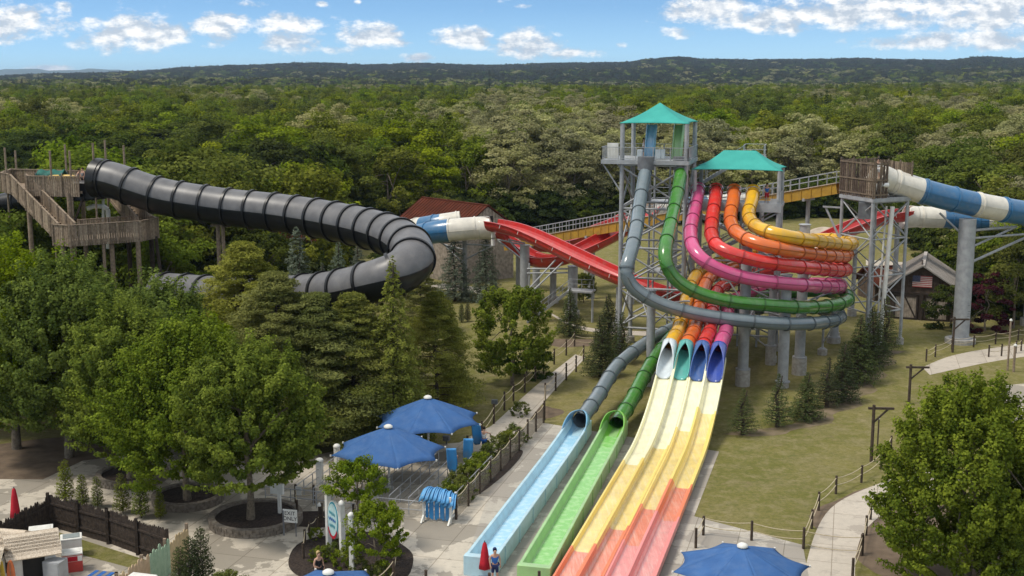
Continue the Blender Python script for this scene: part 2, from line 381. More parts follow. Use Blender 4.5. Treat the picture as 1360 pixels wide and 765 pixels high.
# concrete: light slab with damp stains and joints
def concrete_mat(name, base=(.55, .49, .40), dark=(.27, .24, .195), stain=.5):
    m, nt_, b = new_mat(name); tcn = nt_.nodes.new('ShaderNodeTexCoord')
    mp = nt_.nodes.new('ShaderNodeMapping'); mp.inputs['Rotation'].default_value = (0, 0, HEAD); nt_.links.new(tcn.outputs['Object'], mp.inputs[0])
    def nz(sc, det, ro):
        n_ = nt_.nodes.new('ShaderNodeTexNoise'); n_.inputs['Scale'].default_value = sc; n_.inputs['Detail'].default_value = det; n_.inputs['Roughness'].default_value = ro
        nt_.links.new(tcn.outputs['Object'], n_.inputs['Vector']); return n_.outputs[0]
    def mr(x, lo, hi, a=0, bb=1):
        r = nt_.nodes.new('ShaderNodeMapRange'); r.inputs[1].default_value = lo; r.inputs[2].default_value = hi; r.inputs[3].default_value = a; r.inputs[4].default_value = bb
        nt_.links.new(x, r.inputs[0]); return r.outputs[0]
    def mx(f, a, c):
        q = nt_.nodes.new('ShaderNodeMix'); q.data_type = 'RGBA'
        for i, x in ((0, f), (6, a), (7, c)):
            if isinstance(x, tuple): q.inputs[i].default_value = (*x, 1)
            else: nt_.links.new(x, q.inputs[i])
        return q.outputs[2]
    br = nt_.nodes.new('ShaderNodeTexBrick'); br.offset = 0; br.inputs['Scale'].default_value = .25
    br.inputs['Mortar Size'].default_value = .006; br.inputs['Brick Width'].default_value = .6; br.inputs['Row Height'].default_value = .6
    br.inputs['Color1'].default_value = (1, 1, 1, 1); br.inputs['Color2'].default_value = (.9, .9, .9, 1); br.inputs['Mortar'].default_value = (.55, .52, .48, 1)
    nt_.links.new(mp.outputs[0], br.inputs['Vector'])
    c = mx(mr(nz(3, 8, .7), .3, .7), base, tuple(x * .82 for x in base))
    c = mx(mr(nz(.30, 9, .62), stain, stain + .012, 0, .92), c, dark)
    c = mx(mr(nz(1.3, 8, .6), .57, .60, 0, .6), c, dark)
    c = mx(mr(nz(9, 5, .8), .62, .75, 0, .5), c, (.16, .14, .115))
    q = nt_.nodes.new('ShaderNodeMix'); q.data_type = 'RGBA'; q.blend_type = 'MULTIPLY'; q.inputs[0].default_value = 1
    nt_.links.new(c, q.inputs[6]); nt_.links.new(br.outputs[0], q.inputs[7])
    nt_.links.new(q.outputs[2], b.inputs['Base Color'])
    b.inputs['Roughness'].default_value = .6; b.inputs['Specular IOR Level'].default_value = .35
    return m
M['concrete'] = concrete_mat('plaza_concrete')
M['pad'] = concrete_mat('slide_pad_concrete', (.47, .43, .365), (.30, .27, .23), .47)
M['path'] = concrete_mat('path_concrete', (.52, .46, .38), (.36, .315, .26), .62)
M['dirt'] = noise_mat('bare_dirt', (.17, .125, .085), (.095, .068, .046), 1.2, 1, bump=.3, lo=.3, hi=.7)
poly_sheet('plaza', gpts([(-260, 655), (-60, 636), (57, 637), (110, 612), (230, 597), (390, 612), (440, 600), (520, 596), (610, 588), (652, 566), (722, 555), (722, 562), (655, 640), (600, 800), (560, 900), (-500, 900)]), .012, M['concrete'])
poly_sheet('slide_pad', gpts([(722, 562), (955, 600), (922, 686), (1066, 724), (1100, 900), (560, 900), (600, 800), (655, 640)]), .016, M['pad'])
def ribbon(name, L, Rr, z, mat):
    mb = MB(); n = min(len(L), len(Rr)); vs = []
    for a, b in zip(L, Rr): vs += [(a.x, a.y, z), (b.x, b.y, z)]
    mb.add(vs, [(2 * i, 2 * i + 1, 2 * i + 3, 2 * i + 2) for i in range(n - 1)])
    o = mb.build(name, mat); o['kind'] = 'structure'; return o
def sp2(l, st=1.0): return spline([G(*p) for p in l], st)
def rib_px(name, left, right, z, mat, n=40):
    a = sp2(left); b = sp2(right)
    pick = lambda p: [p[int(i * (len(p) - 1) / n)] for i in range(n + 1)]
    return ribbon(name, pick(a), pick(b), z, mat)
rib_px('path', [(612, 600), (655, 564), (710, 514), (764, 471)], [(680, 600), (700, 562), (735, 520), (778, 475)], .020, M['path'])
rib_px('path', [(1040, 900), (1068, 760), (1086, 700), (1110, 668), (1160, 645), (1230, 620)], [(1150, 900), (1135, 765), (1144, 710), (1170, 684), (1220, 660), (1290, 640)], .008, M['path'])
rib_px('path', [(1225, 488), (1258, 474), (1300, 465), (1360, 457), (1420, 452)], [(1235, 498), (1280, 488), (1320, 480), (1372, 472), (1430, 468)], .008, M['path'])
rib_px('path', [(727, 413), (760, 430), (800, 438), (860, 440)], [(733, 419), (764, 436), (800, 443), (858, 446)], .008, M['path'])
rib_px('path', [(560, 372), (600, 378), (640, 382), (650, 386)], [(560, 380), (600, 386), (640, 390), (648, 393)], .008, M['path'])
rib_px('path', [(1150, 345), (1230, 350), (1300, 352), (1370, 350)], [(1150, 352), (1230, 357), (1300, 358), (1370, 356)], .008, M['path'])
poly_sheet('side_plaza', gpts([(1300, 548), (1325, 512), (1440, 505), (1500, 590), (1330, 600)]), .012, M['concrete'])
def patch(name, c, rx, ry, z, mat, seed, rot=0.0, jag=.25, n=40):
    r_ = random.Random(seed); ph = [r_.uniform(0, 6.28) for _ in range(5)]
    pts = []
    for i in range(n):
        a = 2 * math.pi * i / n; k = 1 + jag * sum(math.sin(a * (j + 2) + ph[j]) / (j + 1.5) for j in range(5))
        x, y = rx * k * math.cos(a), ry * k * math.sin(a)
        pts.append((c.x + x * math.cos(rot) - y * math.sin(rot), c.y + x * math.sin(rot) + y * math.cos(rot)))
    return poly_sheet(name, pts, z, mat)
patch('dirt_ground', G(90, 612), 12, 5.5, .006, M['dirt'], 3)
patch('dirt_ground', G(720, 548), 1.2, 2.0, .005, M['dirt'], 4)
patch('dirt_ground', G(1235, 720), 5.5, 7.5, .005, M['dirt'], 5)
patch('dirt_ground', G(755, 455), 3, 2, .005, M['dirt'], 8)
# mulch strip under the row of young conifers on the right
STRIP = [(975, 578), (1035, 572), (1072, 560), (1100, 545), (1122, 532), (1143, 508), (1160, 485), (1178, 465)]
c_ = sp2(STRIP, 1.0)
M['mulch_pale'] = noise_mat('pale_mulch', (.19, .145, .095), (.115, .095, .045), 1.1, 1, bump=.4)
ribbon('mulch_strip', [p - R * (.9 + .5 * math.sin(i * .9)) for i, p in enumerate(c_)], [p + R * (1.2 + .5 * math.sin(i * 1.3)) for i, p in enumerate(c_)], .006, M['mulch_pale'])

# ------------------------------------------------------------------ foliage
rs = np.random.RandomState(11)
def nrm(a): return a / np.maximum(np.linalg.norm(a, axis=-1, keepdims=True), 1e-6)
def leaf_mesh(name, P, N, size, tint, mat, aspect=.75, jit=.8):
    n = len(P); N = nrm(N + rs.normal(0, jit * .6, (n, 3)))
    T = nrm(np.cross(N, rs.normal(0, 1, (n, 3)))); B = np.cross(N, T)
    s = size * rs.uniform(.65, 1.3, (n, 1)); a = T * s * .5; b = B * s * .5 * aspect
    V = np.empty((n, 4, 3), np.float32); V[:, 0] = P - a; V[:, 1] = P - b * 1.0 + N * s * .06; V[:, 2] = P + a; V[:, 3] = P + b + N * s * .06
    me = bpy.data.meshes.new(name)
    me.vertices.add(4 * n); me.vertices.foreach_set('co', V.reshape(-1))
    me.loops.add(4 * n); me.loops.foreach_set('vertex_index', np.arange(4 * n, dtype=np.int32))
    me.polygons.add(n); me.polygons.foreach_set('loop_start', np.arange(0, 4 * n, 4, dtype=np.int32))
    me.update(calc_edges=True)
    at = me.attributes.new('tint', 'FLOAT', 'POINT'); at.data.foreach_set('value', np.repeat(np.clip(tint, 0, 1), 4).astype(np.float32))
    me.materials.append(mat)
    return me
def crown_broad(Rr, z0, z1, nc, nl, size, shape=1.0, lump=.28, spray=0.0, rck=1.0):
    """clumps of leaves through an uneven ellipsoid; returns P, N, tint, clump centres"""
    ctr = np.array([0, 0, z0 + (z1 - z0) * .46]); H = (z1 - z0) / 2
    d = nrm(rs.normal(0, 1, (nc, 3))); d[:, 2] = np.where(d[:, 2] < -.75, -d[:, 2] * .6, d[:, 2]); d = nrm(d)
    lob = nrm(rs.normal(0, 1, (12, 3))); k = 1 + lump * (np.max(d @ lob.T, axis=1) - .72) * 2.2 + rs.normal(0, .09, nc)
    rr = rs.uniform(.58, 1.0, nc) ** .7 * k
    C = d * rr[:, None] * np.array([Rr, Rr, H]) * .86; C[:, 2] += ctr[2]
    low = np.clip((C[:, 2] - z0) / (z1 - z0), 0, 1); C[:, :2] *= (1 - .25 * shape * np.clip(low - .5, 0, 1))[:, None]
    rc = Rr * rs.uniform(.10, .24, nc) * min(1.15, (110 / nc) ** .33) * rck
    base = np.array([0, 0, z0 - .1 * Rr]); od = nrm(C - base)
    per = max(4, nl // nc); idx = np.repeat(np.arange(nc), per); n = len(idx)
    q = nrm(rs.normal(0, 1, (n, 3))); q[:, 2] = np.where(q[:, 2] < -.2, -q[:, 2], q[:, 2])
    P = C[idx] + q * rc[idx][:, None] * rs.uniform(.55, 1.05, (n, 1)) * np.array([1, 1, .72])
    if spray: P = C[idx] + (P - C[idx]) * .72 + od[idx] * (rc[idx] * rs.uniform(-1.5, 1.5, n) * spray)[:, None]
    N = q * .8 + d[idx] * .4 + np.array([0, 0, .2])
    ct = rs.uniform(.05, .8, nc); t = ct[idx] + rs.normal(0, .2, n)
    return P, N, t, C
def trunk_mb(h, r, C=None, lean=0, limbs=7, ztop=None):
    mb = MB(); pts = [Vector((math.sin(i * 1.7 + lean) * .05 * i, math.cos(i * 2.1 + lean) * .05 * i, h * i / 5 - (.15 if i == 0 else 0))) for i in range(6)]
    for i in range(5): mb.cyl(pts[i], pts[i + 1], r * (1 - .15 * i) * (1.25 if i == 0 else 1), r * (1 - .15 * (i + 1)), 10, caps=(i in (0, 4)))
    if C is not None:
        sel = rs.choice(len(C), min(limbs, len(C)), replace=False)
        for s_ in sel:
            e = Vector(C[s_]); st = pts[2].lerp(pts[5], rs.uniform(0, 1)); mid = st.lerp(e, .5) + Vector((0, 0, .06 * h))
            if (e - st).length < .5: continue
            mb.cyl(st, mid, r * .42, r * .25, 7, caps=False); mb.cyl(mid, e, r * .25, r * .07, 6, caps=False)
    return mb
TPL = {}
hidden = []
def template(key, crown_me, tmb, barkmat):
    me = bpy.data.meshes.new('trunk'); me.from_pydata(tmb.v, [], tmb.f); me.materials.append(barkmat); me.polygons.foreach_set('use_smooth', tmb.sm); me.update()
    TPL[key] = (crown_me, me)
def broad(key, Rr, H, z0, nc, nl, size, mat, tr=.22, bark='bark', **k):
    P, N, t, C = crown_broad(Rr, z0, H, nc, nl, size, **k)
    template(key, leaf_mesh('crown', P, N, size, t, M[mat]), trunk_mb(H * .72, tr, C), M[bark])
def conifer(key, Rr, H, z0, nb, per, size, mat, droop=.25, power=.85, dens=1.0, tr=.14, aspect=.35, bark='bark_dk', up=.0):
    P = []; N = []; T = []; mb = trunk_mb(H * .97, tr)
    for i in range(nb):
        f = (i + rs.uniform(0, 1)) / nb; z = z0 + (H - z0) * f ** 1.1; L = Rr * (1 - f) ** power * rs.uniform(.72, 1.12) + .08
        a = i * 2.399 + rs.uniform(-.3, .3); dx, dy = math.cos(a), math.sin(a)
        n = max(6, int(per * (L / Rr) ** 1.2)); s = rs.uniform(.12, 1, n) ** .65
        wd = (1 - s * .75) * L * .34 + .05
        sd_ = rs.uniform(-1, 1, n) * wd
        x = dx * s * L - dy * sd_; y = dy * s * L + dx * sd_; zz_ = z + up * s * L - droop * L * s ** 1.6 + rs.normal(0, .05 * L + .02, n) - np.abs(sd_) * .25
        P.append(np.stack([x, y, zz_], 1)); N.append(np.tile(np.array([dx * .35, dy * .35, .8]), (n, 1))); T.append(s * .5 + rs.uniform(0, .35) + rs.normal(0, .12, n))
        mb.cyl((0, 0, z), (dx * L * .85, dy * L * .85, z + (up - droop * .7) * L * .85), tr * .22 * (1 - f) + .012, .008, 4, caps=False)
    P = np.concatenate(P); N = np.concatenate(N); T = np.concatenate(T)
    template(key, leaf_mesh('crown', P, N, size, T, M[mat], aspect, .9), mb, M[bark])
def pine(key, Rr, H, z0, nc, nl, size, mat='lf_pine', tr=.2):
    """white pine: flat plates of needle tufts on long level boughs"""
    C = []; RC = []
    for i in range(nc):
        f = (i + .5) / nc; z = z0 + (H - z0) * f; L = Rr * (1 - f ** 1.7) ** .8 * rs.uniform(.35, 1.1); a = i * 2.399 + rs.uniform(-.4, .4)
        C.append((math.cos(a) * L, math.sin(a) * L, z + .12 * L)); RC.append(Rr * rs.uniform(.17, .32) * (1.05 - .55 * f))
    C = np.array(C); RC = np.array(RC); per = nl // nc; idx = np.repeat(np.arange(nc), per); n = len(idx)
    q = nrm(rs.normal(0, 1, (n, 3))); P = C[idx] + q * (RC[idx] * rs.uniform(.3, 1.05, n) ** .6)[:, None] * np.array([1.3, 1.3, .38])
    N = q * .5 + np.array([0, 0, .7]); out = nrm(C * np.array([1, 1, 0]) + 1e-4); N += out[idx] * .25
    T = rs.uniform(.1, .85, nc)[idx] + rs.normal(0, .15, n)
    mb = trunk_mb(H * .95, tr)
    for c in C[::2]: mb.cyl((0, 0, c[2] - .25), tuple(c), .06, .02, 5, caps=False)
    template(key, leaf_mesh('crown', P, N, size, T, M[mat], .30, 1.0), mb, M['bark_dk'])
# forest kinds (seen 120 m and more away)
broad('f0', 5.4, 15, .8, 75, 11000, .36, 'lf_forest', lump=.32, rck=1.25)
broad('f1', 6.2, 16.5, 1, 85, 12500, .36, 'lf_forest', lump=.38, rck=1.25)
broad('f2', 4.8, 14, .8, 60, 9500, .36, 'lf_forest', lump=.3, rck=1.25)
broad('f3', 5.8, 15.5, .8, 90, 11000, .36, 'lf_forest', lump=.3, shape=1.6, spray=.5)
broad('o0', 5.6, 15.5, .8, 100, 12500, .34, 'lf_olive', lump=.35, rck=1.2)
broad('o1', 5.0, 14.5, .8, 90, 11000, .34, 'lf_olive', lump=.3, shape=1.6, rck=1.2)
broad('d0', 5.2, 15, 1.5, 70, 7000, .42, 'lf_dark', lump=.4)
conifer('d1', 3.6, 16, 2, 70, 90, .5, 'lf_dark', aspect=.6)
broad('h0', 5.2, 15, 1.5, 60, 3500, .7, 'lf_hill', lump=.3, rck=1.25)
conifer('h1', 3.6, 16, 2, 60, 50, .8, 'lf_hill', aspect=.7)
# park trees
broad('m0', 5.0, 13.0, 1.7, 620, 86000, .19, 'lf_maple', tr=.26, lump=.5, spray=1.2, rck=1.0)
broad('m1', 4.6, 11.5, 1.6, 520, 74000, .19, 'lf_maple', tr=.24, lump=.42, spray=.8)
broad('m2', 5.2, 12.0, 1.3, 640, 86000, .19, 'lf_maple', tr=.24, lump=.5, shape=1.5, spray=1.4)
broad('m3', 4.7, 11.6, -.6, 620, 100000, .17, 'lf_maple', tr=.24, lump=.36, shape=1.5, spray=.9)
broad('s0', 3.0, 8.4, .0, 220, 26000, .18, 'lf_bush', tr=.14, lump=.4, spray=.6)
broad('b0', 1.15, 1.6, -.3, 60, 4200, .10, 'lf_bush', tr=.03, spray=.4)
broad('b1', 2.6, 4.6, -1.0, 60, 7000, .22, 'lf_dark', tr=.08)
broad('p0', 2.2, 5.2, -1.0, 50, 5000, .22, 'lf_plum', tr=.08)
broad('j0', 1.5, 4.8, 2.2, 110, 12000, .11, 'lf_maple', tr=.06, lump=.4, spray=.5)
broad('j1', 1.45, 3.9, .7, 110, 12000, .11, 'lf_maple', tr=.06, lump=.4, spray=.5)
pine('w0', 4.4, 13.5, .6, 170, 60000, .23)
pine('w1', 4.0, 11.5, .5, 140, 48000, .23)
conifer('c0', 3.3, 12.5, .5, 190, 230, .22, 'lf_pine', droop=.35, aspect=.4)
conifer('e0', 1.6, 4.6, .25, 150, 85, .15, 'lf_spruce', droop=.1, up=.15)
conifer('e1', 1.35, 4.0, .3, 110, 50, .13, 'lf_spruce', droop=.05, up=.2, dens=.7)
conifer('e2', 1.7, 5.4, .2, 130, 75, .16, 'lf_spruce', droop=.2)
conifer('u0', 2.6, 9.5, .4, 170, 150, .2, 'lf_blue', droop=.2, up=.1)
conifer('a0', .42, 2.0, .1, 70, 34, .10, 'lf_bush', power=.5, up=.5, droop=0, tr=.03)
conifer('a1', .55, 2.6, .1, 90, 46, .10, 'lf_spruce', power=.45, up=.6, droop=0, tr=.04)

def plant_tree(name, key, loc, s, label, cat='tree', group=None, rz=None, sz=None, parts=('crown', 'trunk')):
    t = empty(name, loc, label, cat, group, rz=random.uniform(0, 6.28) if rz is None else rz)
    t.scale = (s, s, s * (sz or 1))
    for nm, me in zip(parts, TPL[key]):
        c = bpy.data.objects.new(nm, me); COL.objects.link(c); c.parent = t
    return t
# ---- the wood: nearest trees singly, the rest as one mass
def edge_Y(x, y):                       # where the wood begins, per direction
    px = 680 + x / y * FPX * math.cos(PITCH)
    K = [(-600, 95), (-100, 104), (150, 108), (330, 116), (420, 128), (450, 178), (520, 182), (700, 192), (860, 200), (1080, 212), (1190, 205), (1240, 165), (1300, 128), (1380, 120), (1900, 110)]
    for (a, b), (c, d) in zip(K, K[1:]):
        if a <= px <= c: return b + (d - b) * (px - a) / (c - a)
    return 100 if px < 0 else 110
rf = random.Random(5)
sites = []
y = 92.0
while y < 1250:
    stp = 9.2 if y < 330 else (9.6 if y < 600 else 12)
    xm = y * .56 + 25; x = -xm
    while x < xm:
        X0 = x + rf.uniform(-.42, .42) * stp; Y0 = y + rf.uniform(-.42, .42) * stp
        if Y0 > edge_Y(X0, Y0):
            sites.append((X0, Y0))
        x += stp
    y += stp * .95
def vis(x, y): return abs(x / y) < .455
def kind_at(x, y):
    px = 680 + x / y * FPX; v = math.sin(x * .045 + 1.3) + math.sin(y * .031 + x * .017) + rf.uniform(-.9, .9)
    if y < 235 and 640 < px < 800: return rf.choice(['o0', 'o1', 'o0', 'f1'])
    if y < 420 and px > 1060: v += 1.0
    if y < 420 and px > 780: v += .25
    if px < 500 and y < 240: v -= .8
    if 430 < y < 520 and rf.random() < .5: return rf.choice(['d0', 'd1', 'f2'])
    if y > 700 and rf.random() < .45: return rf.choice(['d0', 'd1', 'd0'])
    if v > 1.0: return rf.choice(['o0', 'o1'])
    if v < -1.75: return 'd0'
    return rf.choice(['f0', 'f1', 'f2', 'f3'])
sites.sort(key=lambda p: p[1])
near = [p for p in sites if vis(*p)][:285]; ns = set(near)
LAB = {'f': ('leafy green tree of the wood behind the slides', 'green trees of the wood'), 'o': ('pale olive tree of the wood behind the slides', 'olive trees of the wood'), 'd': ('very dark green tree of the wood behind the slides', 'dark trees of the wood')}
for x, y in near:
    k = kind_at(x, y); s = rf.uniform(1.0, 1.4); lab, grp = LAB[k[0]]
    plant_tree('forest_tree', k, (x, y, 0), s, lab, 'tree', grp, sz=rf.uniform(.76, .9))
rest = [p for p in sites if p not in ns]
def scatter(name, pts, keys, kindfn, smul=1.0, zfn=None, flat=1.0, label=None):
    """one mass of trees: points carry scale, turn and kind; geometry nodes place shared crowns"""
    col = bpy.data.collections.new(name + '_kinds'); obs = []
    for i, k in enumerate(keys):
        o = bpy.data.objects.new('%02d_crown' % i, TPL[k][0]); col.objects.link(o)
    me = bpy.data.meshes.new(name); n = len(pts)
    co = np.array([(x, y, (zfn(x, y) if zfn else 0)) for x, y, *_ in pts], np.float32)
    me.vertices.add(n); me.vertices.foreach_set('co', co.reshape(-1))
    sc_ = np.array([p[2] for p in pts], np.float32)
    a = me.attributes.new('tsc', 'FLOAT', 'POINT'); a.data.foreach_set('value', sc_)
    a = me.attributes.new('tr', 'FLOAT', 'POINT'); a.data.foreach_set('value', rs.uniform(0, 6.28, n).astype(np.float32))
    a = me.attributes.new('tk', 'INT', 'POINT'); a.data.foreach_set('value', np.array([keys.index(kindfn(p[0], p[1])) for p in pts], np.int32))
    o = bpy.data.objects.new(name, me); COL.objects.link(o); o['kind'] = 'stuff'
    g = bpy.data.node_groups.new(name, 'GeometryNodeTree')
    g.interface.new_socket('Geometry', in_out='INPUT', socket_type='NodeSocketGeometry'); g.interface.new_socket('Geometry', in_out='OUTPUT', socket_type='NodeSocketGeometry')
    N_ = g.nodes; L_ = g.links; gi = N_.new('NodeGroupInput'); go = N_.new('NodeGroupOutput')
    ip = N_.new('GeometryNodeInstanceOnPoints'); ci = N_.new('GeometryNodeCollectionInfo'); ci.inputs['Collection'].default_value = col
    ci.inputs['Separate Children'].default_value = True; ci.inputs['Reset Children'].default_value = True; ip.inputs['Pick Instance'].default_value = True
    def attr(nm, t):
        q = N_.new('GeometryNodeInputNamedAttribute'); q.data_type = t; q.inputs['Name'].default_value = nm; return q.outputs['Attribute']
    L_.new(gi.outputs[0], ip.inputs['Points']); L_.new(ci.outputs[0], ip.inputs['Instance']); L_.new(attr('tk', 'INT'), ip.inputs['Instance Index'])
    cx = N_.new('ShaderNodeCombineXYZ'); L_.new(attr('tr', 'FLOAT'), cx.inputs[2]); L_.new(cx.outputs[0], ip.inputs['Rotation'])
    cs = N_.new('ShaderNodeCombineXYZ'); s_ = attr('tsc', 'FLOAT'); fl = N_.new('ShaderNodeMath'); fl.operation = 'POWER'; fl.inputs[1].default_value = flat
    L_.new(s_, fl.inputs[0]); L_.new(s_, cs.inputs[0]); L_.new(s_, cs.inputs[1]); L_.new(fl.outputs[0], cs.inputs[2]); L_.new(cs.outputs[0], ip.inputs['Scale'])
    L_.new(ip.outputs[0], go.inputs[0])
    md = o.modifiers.new('scatter', 'NODES'); md.node_group = g
    tag(o, label)
    return o
KEYS = ['f0', 'f1', 'f2', 'f3', 'o0', 'o1', 'd0', 'd1']
scatter('woodland', [(x, y, rf.uniform(.9, 1.25)) for x, y in rest], KEYS, kind_at, zfn=terrain_z, label='wide unbroken wood of broad green trees behind the park')
far = []
d = 1200.0
while d < 5200:
    s_ = max(11, d * .0105); n_ = int(1.15 * d / s_)
    for i in range(n_):
        a = -.575 + 1.15 * (i + rf.uniform(-.45, .45)) / n_; dd = d + rf.uniform(-.5, .5) * s_
        far.append((dd * math.sin(a), dd * math.cos(a), rf.uniform(.85, 1.2) * max(1, s_ / 10.5)))
    d += s_
def kf(x, y):
    v = math.sin(x * .004 + 2) + math.sin(y * .006 + x * .002) + rf.uniform(-1, 1)
    q = min(1, max(0, (y - 1150) / 2400)) ** .7 + .22 * v * .5
    if rf.random() < q: return rf.choice(['h0', 'h1', 'h0', 'd0'] if y < 3600 else ['h0', 'h1', 'h0'])
    return rf.choice(['f0', 'd0', 'o0', 'f3', 'd0', 'd1', 'f2'])
scatter('hill_forest', far, KEYS + ['h0', 'h1'], kf, zfn=lambda x, y: terrain_z(x, y) - 3, flat=.35, label='dark forest covering the far hills')
# the far blue ridge at the left
mb = MB(); vs = []
for i in range(61):
    a = rad(-34 + i * .42); d_ = 13000; h = 24 + 70 * max(0, min(1, (-12 + 0 - (math.degrees(a))) / 4.0)) ** .5 * (1 + .12 * math.sin(i * .9) + .07 * math.sin(i * 2.3))
    if math.degrees(a) > -12: h = 10
    for k, dd in ((0, -1500), (h, 0), (0, 1500)): vs.append(((d_ + dd) * math.sin(a), (d_ + dd) * math.cos(a), k))
mb.add(vs, [(3 * i + j, 3 * i + j + 3, 3 * i + j + 4, 3 * i + j + 1) for i in range(60) for j in (0, 1)], 0, True)
tag(mb.build('hills', noise_mat('far_ridge_wood', (.03, .05, .03), (.05, .07, .035), .002, 1)), kind='structure')
# ------------------------------------------------------------------ enclosed body slides
def arcmat(breaks):             # breaks: [(s_end, mi), ...]
    def f(s, j):
        for e, m_ in breaks:
            if s < e: return m_
        return breaks[-1][1]
    return f
def Wp(l): return [W(*p) for p in l]
TR = .52
def tube_thing(pts, mats, label, group, mfn=None, r=TR, every=2.6, base=None, name='tube_slide', pre=None, **k):
    path = spline(Wp(pts) if not isinstance(pts[0], Vector) else pts, .35)
    if pre: path = pre + path
    b = base or Vector((path[0].x, path[0].y, 0))
    t = empty(name, b, label, 'water slide', group)
    mb = MB(); tube_mesh(mb, path, r, every, mfn or (lambda s, j: 0), fmat=1, fl=.065, fw=.12, **k); mb.build('tube', mats + [dark_of(mats[0])], t)
    return t, path
_dk = {}
def dark_of(m):
    if m.name not in _dk:
        d = m.copy(); d.name = m.name + '_flange'; nt_ = d.node_tree
        for n_ in nt_.nodes:
            if n_.type == 'MIX' and n_.data_type == 'RGBA':
                for i in (6, 7):
                    if not n_.inputs[i].is_linked: v = n_.inputs[i].default_value; n_.inputs[i].default_value = (v[0] * .55, v[1] * .55, v[2] * .55, 1)
        _dk[m.name] = d
    return _dk[m.name]
grp = 'enclosed body slides of the rainbow slide complex'
PK = [(927, 252, 104.5), (926, 262, 103), (921, 285, 101.5), (917, 310, 100), (922, 332, 98.2), (938, 349, 96.6), (962, 361, 95.4), (995, 370, 95), (1030, 375, 95.6), (1070, 379, 97.3), (1100, 381, 99.6), (1114, 381, 102), (1117, 379, 104.5), (1104, 377, 107.2), (1075, 376, 109.2), (1040, 379, 109.6), (1010, 385, 108), (985, 393, 104.5), (968, 405, 100), (961, 425, 95.5), (958, 442, 91.3), (956, 456, 88.6)]
RD = [(951, 253, 104), (950, 264, 102.6), (946, 290, 101), (945, 312, 99.6), (953, 327, 98), (972, 337, 96.8), (1000, 345, 96.3), (1035, 351, 97.2), (1075, 356, 99), (1108, 359, 101.2), (1122, 359, 103.8), (1123, 356, 106.3), (1108, 353, 108.8), (1078, 352, 110.6), (1040, 356, 110.6), (1000, 364, 108.5), (968, 376, 104.5), (950, 391, 100), (943, 415, 95.5), (940, 438, 91.3), (938, 453, 88.9)]
OR = [(975, 254, 103.5), (974, 266, 102.2), (970, 288, 100.9), (975, 305, 99.6), (990, 317, 98.6), (1015, 326, 98.2), (1050, 333, 99.2), (1090, 339, 101.2), (1117, 341, 103.4), (1125, 340, 105.8), (1124, 337, 108), (1108, 334, 110.4), (1075, 333, 112), (1035, 338, 112), (995, 347, 109.8), (960, 360, 106), (938, 375, 101.5), (928, 400, 96.5), (924, 430, 91.8), (921, 450, 89.2)]
YE = [(1000, 255, 103), (999, 266, 101.8), (994, 284, 100.9), (1000, 297, 100), (1015, 306, 99.4), (1040, 313, 99.5), (1075, 319, 101), (1110, 323.5, 103), (1128, 325, 105.6), (1132, 323, 108), (1126, 320, 110.4), (1105, 317, 112.5), (1070, 318, 113.6), (1030, 325, 113), (985, 337, 110.8), (948, 352, 107), (922, 370, 102), (911, 400, 97), (907, 428, 92.5), (904, 448, 89.5)]
def front(L, y0=91.5):      # the first sweep of every coil passes just in front of the columns
    im = max(range(len(L)), key=lambda i: L[i][0]); out = []
    for i, (px, py, Y) in enumerate(L):
        if i <= im:
            w = min(1, max(0, (i - 1) / 4.0)); w = w * w * (3 - 2 * w); q = min(1, max(0, (px - 1060) / 60)); w *= 1 - q * q * (3 - 2 * q)
            Y = Y + (min(Y, y0 + max(0, (px - 1010) / 60) ** 2 * 1.5) - Y) * w
        out.append((px, py, Y))
    return out
PK, RD, OR, YE = front(PK), front(RD), front(OR), front(YE)
def colored(n, a, rough=.22):
    return plastic(n, a, rough)
M['t_pink'] = colored('pink_fibreglass', (.62, .085, .235)); M['t_red'] = colored('bright_red_fibreglass', (.68, .03, .022)); M['t_orange'] = colored('orange_fibreglass', (.72, .15, .018))
M['t_yellow'] = colored('yellow_fibreglass', (.76, .42, .015)); M['t_green'] = colored('green_fibreglass', (.045, .20, .02)); M['t_grey'] = colored('grey_blue_fibreglass', (.155, .195, .215))
M['s_white'] = colored('pale_grey_fibreglass', (.60, .66, .68)); M['s_teal'] = colored('teal_fibreglass', (.09, .38, .34)); M['s_blue'] = colored('blue_fibreglass', (.04, .11, .33)); M['s_indigo'] = colored('indigo_fibreglass', (.045, .085, .36))
# racing lanes: geometry first (all lanes parallel, running towards the near left)
LTOP = G(919, 545); LW = 1.19
def lane_path(i, s0=0.0, s1=41.0, step=.5):
    o = LTOP + R * LW * (i - 1.5); out = []; s = s0
    while s <= s1 + 1e-6:
        z = .42 + (3.45 * (1 - s / 13.5) ** 2 if s < 13.5 else 0)
        p = o - A * s; out.append(Vector((p.x, p.y, z))); s += step
    return out
def lane_end(i): return lane_path(i)[0]
for pts, mt, lab, i in ((YE, 't_yellow', 'yellow tube slide, topmost of the four stacked bends, feeding the leftmost racing lane', 0), (OR, 't_orange', 'orange tube slide between the yellow and the bright red ones', 1), (RD, 't_red', 'bright red glossy tube slide between the orange and the pink ones', 2), (PK, 't_pink', 'pink tube slide, lowest of the four that start under the long teal canopy', 3)):
    P_ = Wp(pts[:-3]); e = lane_end(i)
    P_ += [e + A * 5.2 + UP * 1.05, e + A * 2.2 + UP * .95, e + A * .3 + UP * .55]
    t, path = tube_thing(P_, [M[mt]], lab, grp)
    mb = MB()       # raised start ring on the platform
    t0 = (path[0] - path[1]).normalized(); mb.cyl(path[0] - t0 * .1, path[0] + t0 * .25, TR + .12, n=20, caps=False); mb.build('start_ring', M[mt], t)
